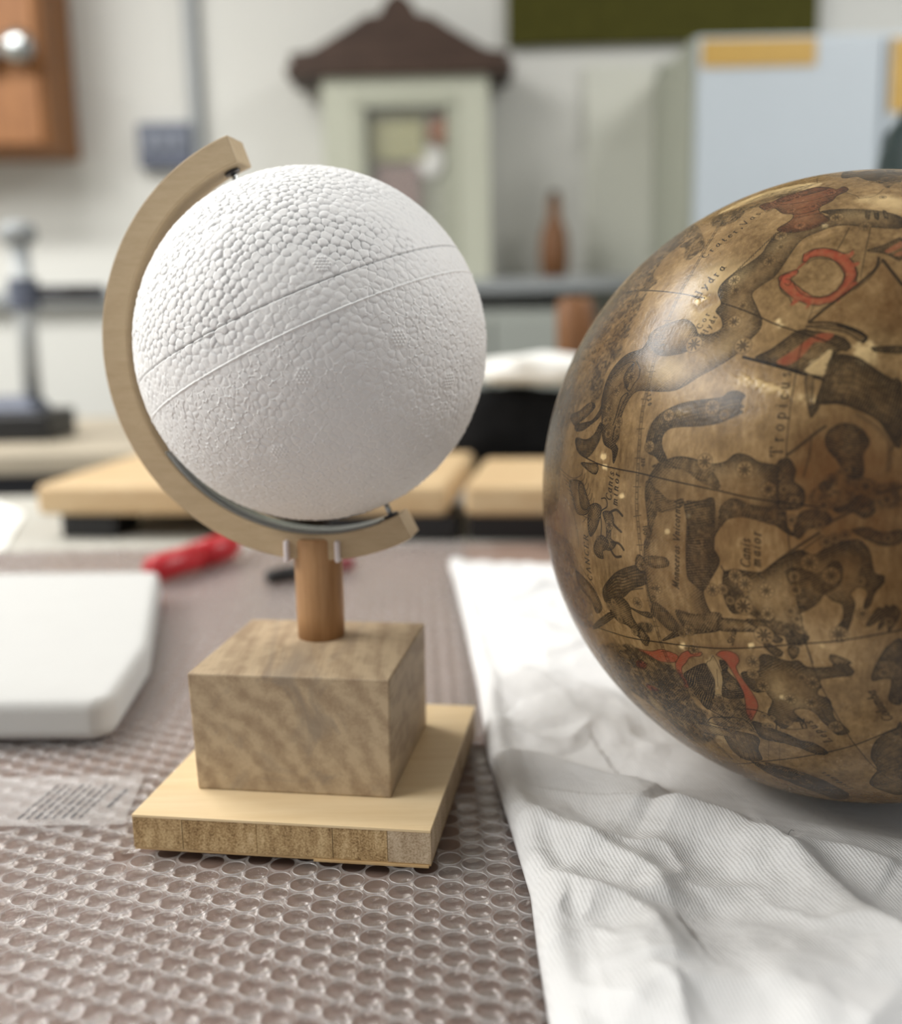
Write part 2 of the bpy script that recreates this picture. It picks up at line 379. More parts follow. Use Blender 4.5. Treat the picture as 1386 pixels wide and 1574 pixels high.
# ------------------------------------------------------------------ the model globe on its wooden stand
W_ = Vector((.988, -.155, 0)).normalized(); D_ = Vector((.155, .988, 0)).normalized(); YAW = math.atan2(-.155, .988)
BC = Vector((-.05907, .46417, .20274)); BR = .07617
zb = .0048; zp = .0200; zt = .0712
stand = thing('model_globe', (-.0606, .4494, zb), 'white polystyrene ball globe in a curved wooden arm on a square block stand', 'globe')
def local(u, v, w, o): return o + W_*u + D_*v + Vector((0, 0, w))
PC = Vector((-.0708, .3815, 0)) + D_*.0665            # plate centre
PWd, PDp = .1222, .133
bb = MB().box((PC.x, PC.y, zp-.0006), (PWd, PDp, .0012), YAW).build('base_board', 'veneer', stand, bevel=.0002)
bb['label'] = 'pale veneered base board'
cuts = [0, .016, .104-.058, .0715, .0975, 1]; cuts = [0, .021, .052, .083, .105, PWd]
for k in range(5):
    x0, x1 = cuts[k]-PWd/2, cuts[k+1]-PWd/2; c = PC + W_*((x0+x1)/2)
    MB().box((c.x, c.y, (zp-.0012+zb+.0011)/2), (x1-x0-.00025, PDp-.0004-.0002*(k % 2), zp-.0012-zb-.0011), YAW).build('core_stave', ('core1', 'core2', 'core1', 'core2', 'core3')[k], bb)
MB().box((PC.x, PC.y, zb+.00055), (PWd-.0006, PDp-.0012, .0011), YAW).build('bottom_veneer', 'bottom_veneer', bb)
c = PC + W_*(PWd/2-.024) - D_*.0004; MB().box((c.x, c.y, zb+.0001), (.046, PDp, .0009), YAW).build('veneer_strip', 'bottom_veneer', bb)
BKC = (Vector((-.1097, .4124, 0))+Vector((-.0266, .4011, 0)))/2 + D_*.0405
bk = MB()
def bkc(u, v, z): q = BKC + W_*u + D_*v; return (q.x, q.y, z)
hw, hd = .0420, .0405
bk.add([bkc(-hw, -hd, zp), bkc(hw-.0004, -hd, zp), bkc(hw, hd, zp), bkc(-hw, hd, zp), bkc(-hw-.0015, -hd, zt), bkc(hw+.0006, -hd, zt), bkc(hw+.0006, hd, zt), bkc(-hw-.0015, hd, zt)],
    [(3,2,1,0), (4,5,6,7), (0,1,5,4), (1,2,6,5), (2,3,7,6), (3,0,4,7)])
o = bk.build('block', 'block', stand, bevel=.0009, origin=(BKC.x, BKC.y, zp)); o['label'] = 'grey-brown streaked wooden block'
o = MB().lathe([(.0107, zt), (.0109, zt+.012), (.0109, .1170), (.0103, .1182)], (-.0609, .4632, 0), 40).build('post', 'dowel', stand, smooth=False)
o['label'] = 'brown round dowel post'; o.data.polygons.foreach_set('use_smooth', [len(p.vertices) == 4 for p in o.data.polygons])
# curved arm: semicircle in the plane of W_ and Z, tilted like the axis of the earth
tilt = math.radians(23.5)
AX = -W_*math.sin(tilt) + Vector((0, 0, 1))*math.cos(tilt); LF = -W_*math.cos(tilt) - Vector((0, 0, 1))*math.sin(tilt)
RO, RI, TH = .0943, .0826, .0190
def arm_pt(phi, r, d): return BC + (AX*math.cos(phi)+LF*math.sin(phi))*r + D_*d
ab = MB(); NA = 96; p0, p1 = math.radians(-4.5), math.radians(184)
sec = [(RO, -TH/2), (RI, -TH/2), (RI, TH/2), (RO, TH/2)]
for i in range(NA+1):
    ph = p0+(p1-p0)*i/NA; ab.v += [tuple(arm_pt(ph, r, d)) for r, d in sec]
for i in range(NA):
    for k in range(4): ab.f.append((i*4+k, i*4+(k+1) % 4, i*4+4+(k+1) % 4, i*4+4+k))
ab.f += [(0, 3, 2, 1), (NA*4, NA*4+1, NA*4+2, NA*4+3)]
o = ab.build('curved_arm', 'beech', stand, bevel=.0007, smooth=False); o['label'] = 'curved pale beech arm'
lm = MB(); NL = 50; q0, q1 = math.radians(100), math.radians(177)
for i in range(NL+1):
    ph = q0+(q1-q0)*i/NL
    for r, d in ((RI, -.0080), (RI-.0006, -.0080), (RI-.0006, .0080), (RI, .0080)): lm.v.append(tuple(arm_pt(ph, r, d)))
for i in range(NL):
    for k in range(4): lm.f.append((i*4+k, i*4+(k+1) % 4, i*4+4+(k+1) % 4, i*4+4+k))
lm.f += [(0, 3, 2, 1), (NL*4, NL*4+1, NL*4+2, NL*4+3)]
o = lm.build('metal_liner', 'steel', stand, smooth=True); o['label'] = 'shiny metal strip inside the arm'
for ph, nm in ((0, 'pivot_pin'), (PI, 'pivot_pin')):
    d = AX*math.cos(ph); o = MB().lathe([(.0012, 0), (.0012, RI-BR+.006)], tuple(BC+d*(BR-.003)), 12, d).build(nm, 'steel', stand, smooth=True)
    MB().lathe([(.0034, 0), (.0034, .0012)], tuple(BC+d*(RI-.0014)), 16, d).build('washer', 'darksteel', o)
for deg in (84, 92.5):
    ph = math.radians(deg); d = AX*math.cos(ph)+LF*math.sin(ph)
    o = MB().lathe([(.0016, -.002), (.0021, .0002), (.0021, .0010), (.0012, .0016)], tuple(arm_pt(ph, RO, .001)), 14, d).build('screw', 'darksteel', stand)
    MB().lathe([(.0022, 0), (.0022, .0014)], tuple(arm_pt(ph, RI-.0014, .001)), 6, d).build('nut', 'darksteel', o)
for sx, sg in ((-.0117, 1), (.0117, -1)):
    c = Vector((-.0609, .4632, 0)) + W_*sx - D_*(TH/2-.002)
    MB().box((c.x, c.y, .1130), (.0022, .0075, .0098), YAW).build('glue_bead', 'glue', stand, bevel=.0009)
# polystyrene ball: moulded beads, parting seams and vent marks, in the mesh, with the shade of pits and grooves also in the colour
bm = bmesh.new(); bmesh.ops.create_icosphere(bm, subdivisions=9, radius=1.0)
nv = len(bm.verts); P = np.empty((nv, 3)); 
P[:] = [v.co[:] for v in bm.verts]
Fi = np.array([[l.vert.index for l in f.loops] for f in bm.faces], np.int32); bm.free()
P /= np.linalg.norm(P, axis=1)[:, None]
NB = 6200; ga = PI*(3-math.sqrt(5)); ii = np.arange(NB); zz = 1-2*(ii+.5)/NB; rr = np.sqrt(1-zz*zz)
Sd = np.c_[rr*np.cos(ga*ii), rr*np.sin(ga*ii), zz] + rng.normal(0, .0095, (NB, 3)); Sd /= np.linalg.norm(Sd, axis=1)[:, None]
kd = kdtree.KDTree(NB)
for i, s in enumerate(Sd): kd.insert(s, i)
kd.balance()
d1 = np.ones(nv); d2 = np.ones(nv); d3 = np.ones(nv); i1 = np.zeros(nv, int)
front = P[:, 1] < .35
fn = kd.find_n
for i in np.nonzero(front)[0]:
    a, b, c = fn(P[i], 3); d1[i] = a[2]; d2[i] = b[2]; d3[i] = c[2]; i1[i] = a[1]
cell = math.sqrt(4*PI/NB); e = (d2-d1)/cell; e3 = (d3-d1)/cell
sn1 = np.array([.40590, -.10577, -.90778]); sn2 = np.array([-.38187, .08902, .91992])
lat = P@(-sn1)                                                       # + towards the upper pole
def lowf(P, k, s):
    r = np.random.default_rng(s); out = 0
    for _ in range(k):
        w = r.normal(0, 7, 3); out = out + np.sin(P@w+r.uniform(0, 6.28))
    return out/math.sqrt(k)
rough_zone = np.clip(.45+1.5*(lat-.02)+.42*lowf(P*.8, 6, 3), .06, 1)      # beads stand out on the upper half, pressed flat below
rnd = rng.normal(0, 1, NB)[i1]; rnd2 = rng.uniform(0, 1, NB)[i1]
dome = np.sqrt(np.clip(1-(d1/(.66*cell))**2, .03, 1)); groove = np.exp(-(e/.12)**2); pit = np.exp(-(e3/.34)**2)
smooth_top = np.clip(1-1.1*np.clip(P[:, 0]*1.2+P[:, 2]*.6-.62, 0, 1), .25, 1)
hgt = rough_zone*smooth_top*(.00017*(dome-.8) - .00017*groove - .00042*pit*(rnd2 > .3) + .00010*rnd*np.clip(dome*1.5-.5, 0, 1))
hgt += (1-rough_zone)*(.00026*np.exp(-(e/.12)**2)*(np.clip(lowf(P*3, 6, 8)+.55, 0, 1.3)) - .00030*np.exp(-(e/.30)**2) + .00055*np.exp(-(e3/.20)**2)*(rnd2 > .5) + .00006*rnd)
hgt += .00006*lowf(P*14, 8, 5)*(.4+.6*rough_zone)
s2 = P@sn2-.1603; s1 = P@sn1-.0239
hgt += -.00060*np.exp(-(s2/.0042)**2) + .00050*np.exp(-(s1/.0036)**2) - .00012*np.exp(-((s1+.010)/.005)**2)
for c in ((.0741,-.9902,-.1184), (-.0829,-.8599,-.5037), (.418,-.8628,-.2842), (.7797,-.6009,-.1762), (.5347,-.8435,.0511), (.1741,-.8914,.4185)):
    c = np.array(c)/np.linalg.norm(c); t1 = np.cross(c, [0,0,1]); t1 /= np.linalg.norm(t1); t2 = np.cross(t1, c)
    near = np.nonzero(P@c > .9965)[0]; q = P[near]; x = q@t1; y = q@t2; r2 = x*x+y*y
    hh = hgt[near]*(1-np.exp(-(r2/.052**2)**2)) - .00008*np.exp(-((np.sqrt(r2)-.056)/.006)**2)
    for a in range(-2, 3):
        for b in range(-2, 3):
            px, py = (a+.5*b)*.019, b*.0165
            if px*px+py*py < .040**2: hh = hh + .00050*np.exp(-((x-px)**2+(y-py)**2)/.0056**2)
    hgt[near] = hh
hgt[~front] = 0
crease_shade = (1-rough_zone)*np.exp(-(e/.13)**2)*np.clip(lowf(P*3, 6, 8)+.7, 0, 1.2)*.8 + (1-rough_zone)*np.exp(-(e3/.2)**2)*(rnd2 > .45)*.5 + np.exp(-(s1/.0045)**2)*.8 - rough_zone*smooth_top*(.60*pit*(rnd2 > .3)+.16*groove) - .7*np.exp(-(s2/.004)**2)  # whiter creases; pits and grooves darkened in the colour as painted shade
crease_shade[~front] = 0
PW = P*(BR+hgt)[:, None] + np.array(BC-Vector(stand.location))
k = NT('polystyrene'); v = k.coord(); n1 = k.noise(v, 2500, 3); n2 = k.noise(v, 30, 2)
p = k.bsdf(Base__Color=k.ramp(k.math('ADD', k.n('ShaderNodeAttribute', _attribute_name='bead_shade').outputs['Fac'], k.math('MULTIPLY', n2, .04)), (0, grey(.46)), (.5, grey(.89)), (.56, (.90, .895, .885, 1)), (1, grey(.97))), Roughness=.55, Specular__IOR__Level=.35, Subsurface__Weight=.12, Subsurface__Radius=(.004, .004, .004))
p.inputs['Subsurface Scale'].default_value = 1.0
k.set(p.inputs['Normal'], k.bump(n1, .00006, .6)); MAT['poly'] = k.m
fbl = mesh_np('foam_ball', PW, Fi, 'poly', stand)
at = fbl.data.attributes.new('bead_shade', 'FLOAT', 'POINT'); at.data.foreach_set('value', np.clip(.5+.5*crease_shade, 0, 1).astype(np.float32))
fbl['label'] = 'white polystyrene ball with moulded beads and seams'

# ------------------------------------------------------------------ cloth under the old globe
GC = np.array([.17183583, .44476916, .13805924]); GR = .13155924
FOLDS = [
    (0.009, 0.011, [(0.0766, 0.4045), (0.097, 0.3932), (0.1085, 0.3871), (0.1189, 0.3698), (0.128, 0.3457), (0.1346, 0.3146), (0.1403, 0.2999), (0.1479, 0.2755)] ),
    (0.006, 0.012, [(0.1173, 0.3997), (0.1356, 0.3983), (0.1559, 0.3883), (0.1727, 0.3752), (0.1924, 0.3667)] ),
    (0.006, 0.009, [(0.0266, 0.4068), (0.0468, 0.3807), (0.0601, 0.3614), (0.0708, 0.3471), (0.073, 0.3246)] ),
    (0.006, 0.009, [(0.0282, 0.3542), (0.0418, 0.3394), (0.0568, 0.3272), (0.0633, 0.3146), (0.065, 0.294), (0.0641, 0.2782)] ),
    (0.008, 0.01, [(0.0164, 0.4571), (0.0386, 0.4508), (0.0549, 0.4374), (0.0735, 0.4265), (0.0933, 0.4128)] ),
    (0.0125, 0.03, [(0.0417, 0.2591), (0.0571, 0.2725), (0.0771, 0.2763), (0.0957, 0.2742), (0.1066, 0.2625), (0.1195, 0.2516)] ),
    (0.004, 0.008, [(0.1294, 0.3745), (0.1466, 0.3637), (0.1623, 0.3511)] ),
    (0.006, 0.018, [(0.0149, 0.549), (0.0379, 0.5691), (0.0578, 0.5465), (0.0658, 0.4985)] ),
    (0.007, 0.02, [(0.0102, 0.6756), (0.0417, 0.689), (0.0638, 0.6424), (0.081, 0.6143)] ),
    (0.010, 0.022, [(0.0026, 0.8137), (0.0333, 0.8002), (0.0762, 0.7659)] )]
ny, nx = 460, 330
yy = np.concatenate([np.linspace(.20, .50, 320, endpoint=False), np.linspace(.50, .875, 140)]); ny = len(yy)
uu = np.linspace(0, 1, nx)**1.25
X = cloth_edge_x(yy)[:, None] + uu[None, :]*(.50-cloth_edge_x(yy)[:, None]); Y = np.repeat(yy[:, None], nx, 1)
X = X 
Yw = Y.copy()
Zc = np.zeros_like(X)
def seg_dist(X, Y, pts):
    D = np.full(X.shape, 9.); Sg = np.zeros(X.shape); Tn = np.zeros(X.shape); n = len(pts)-1
    for k in range(n):
        ax_, ay_ = pts[k]; bx, by = pts[k+1]; dx, dy = bx-ax_, by-ay_; L2 = dx*dx+dy*dy
        t = np.clip(((X-ax_)*dx+(Y-ay_)*dy)/L2, 0, 1); qx = X-ax_-t*dx; qy = Y-ay_-t*dy; d = np.hypot(qx, qy); s = np.sign(dx*qy-dy*qx)
        m = d < D; D[m] = d[m]; Sg[m] = s[m]; Tn[m] = ((k+t)/n)[m]
    return D, Sg, Tn
for h, w, pts in FOLDS:
    d, s, t = seg_dist(X, Y, pts)
    prof = np.where(s > 0, np.exp(-(d/w)**1.3), np.exp(-(d/(w*2.2))**1.5))
    Zc += 1.25*h*(.3+.7*np.clip((X-cloth_edge_x(Y))/.016, 0, 1))*prof*np.clip(.35+2.2*np.sin(PI*np.clip(t, .03, .97)), 0, 1)
def fnoise(x, y, sc, o): return np.array([noise.fractal((a*sc+o, b*sc-o, o*.37), 1.0, 2.0, 4) for a, b in zip(x.ravel(), y.ravel())]).reshape(x.shape)
sy, sx = 3, 3
nz = fnoise(X[::sy, ::sx], Y[::sy, ::sx], 22, 3.1); rg = fnoise(X[::sy, ::sx], Y[::sy, ::sx]*.8, 13, 9.7)
def upsamp(a):
    iy = np.interp(np.arange(ny), np.arange(0, ny, sy), np.arange(a.shape[0])); ix = np.interp(np.arange(nx), np.arange(0, nx, sx), np.arange(a.shape[1]))
    y0 = np.clip(iy.astype(int), 0, a.shape[0]-2); x0 = np.clip(ix.astype(int), 0, a.shape[1]-2); fy = (iy-y0)[:, None]; fx = (ix-x0)[None, :]
    return a[y0][:, x0]*(1-fy)*(1-fx)+a[y0+1][:, x0]*fy*(1-fx)+a[y0][:, x0+1]*(1-fy)*fx+a[y0+1][:, x0+1]*fy*fx
nz = upsamp(nz); rg = upsamp(rg)
Zc += .0020*nz + .0066*np.clip(.55-np.abs(rg)*1.6, 0, 1)**1.2
dist_edge = X - cloth_edge_x(Y)
Zc += .0042*np.exp(-((dist_edge-.006)/.006)**2)                        # the turned hem
rad = np.hypot(X-GC[0], Y-GC[1])
damp = np.clip((rad-.030)/.075, 0, 1); damp = damp*damp*(3-2*damp)
Zc = .0058 + np.maximum(Zc, 0)*np.clip(damp+.02, 0, 1)
under = GC[2]-np.sqrt(np.maximum(GR**2-rad**2, 0)); Zc = np.where(rad < GR*.97, np.minimum(Zc, np.maximum(under-.0010, .0052)), Zc)
Zc = np.where(dist_edge < .0016, .0056+(Zc-.0056)*np.clip(dist_edge/.0016, 0, 1)**.5, Zc)
idx = np.arange(ny*nx).reshape(ny, nx); Fq = np.stack([idx[:-1, :-1], idx[:-1, 1:], idx[1:, 1:], idx[1:, :-1]], -1).reshape(-1, 4)
k = NT('ribbed_white_cloth')
v = k.coord(rot=(0, 0, math.radians(-9.6))); vj = k.n('ShaderNodeVectorMath', _operation='ADD'); k.set(vj.inputs[0], v)
nn = k.n('ShaderNodeTexNoise', Vector=v, Scale=14, Detail=2); vs = k.n('ShaderNodeVectorMath', _operation='SCALE'); k.set(vs.inputs[0], nn.outputs[1]); vs.inputs['Scale'].default_value = .004; k.set(vj.inputs[1], vs.outputs[0])
w1 = k.n('ShaderNodeTexWave', _wave_type='BANDS', _bands_direction='X', Vector=vj.outputs[0], Scale=235, Distortion=.5, Detail=1).outputs[1]
w2 = k.n('ShaderNodeTexWave', _wave_type='BANDS', _bands_direction='Y', Vector=vj.outputs[0], Scale=250, Distortion=.6, Detail=1).outputs[1]
h = k.math('ADD', k.math('MULTIPLY', w1, .75), k.math('MULTIPLY', k.math('MULTIPLY', w1, w2), .5)); h = k.math('ADD', h, k.math('MULTIPLY', k.noise(v, 1500, 3), .5))
cr_ = k.noise(v, 55, 4, .6, .6); nb = k.bump(cr_, .0035, .35)
p = k.bsdf(Base__Color=k.mix(k.math('MULTIPLY', w1, .6), (.71, .71, .71, 1), (.78, .78, .78, 1)), Roughness=.62, Specular__IOR__Level=.4, Sheen__Weight=.1)
k.set(p.inputs['Normal'], k.bump(h, .00024, .5, nb)); MAT['cloth'] = k.m
cl = mesh_np('white_cloth', np.c_[X.ravel(), Y.ravel(), Zc.ravel()], Fq, 'cloth'); sm = cl.modifiers.new('thickness', 'SOLIDIFY'); sm.thickness = .0007; sm.offset = -1
tag(cl, 'white ribbed nonwoven cloth crumpled under the old brown globe', 'cloth')
tag(MB().tube([(.1237, .3609, .0150), (.1249, .3660, .0168), (.1272, .3708, .0170), (.1292, .3745, .0160), (.1312, .3769, .0142)], .00010, 5).build('loose_thread', 'blackplastic'), 'fine dark loose thread lying curved on the white cloth', 'thread')

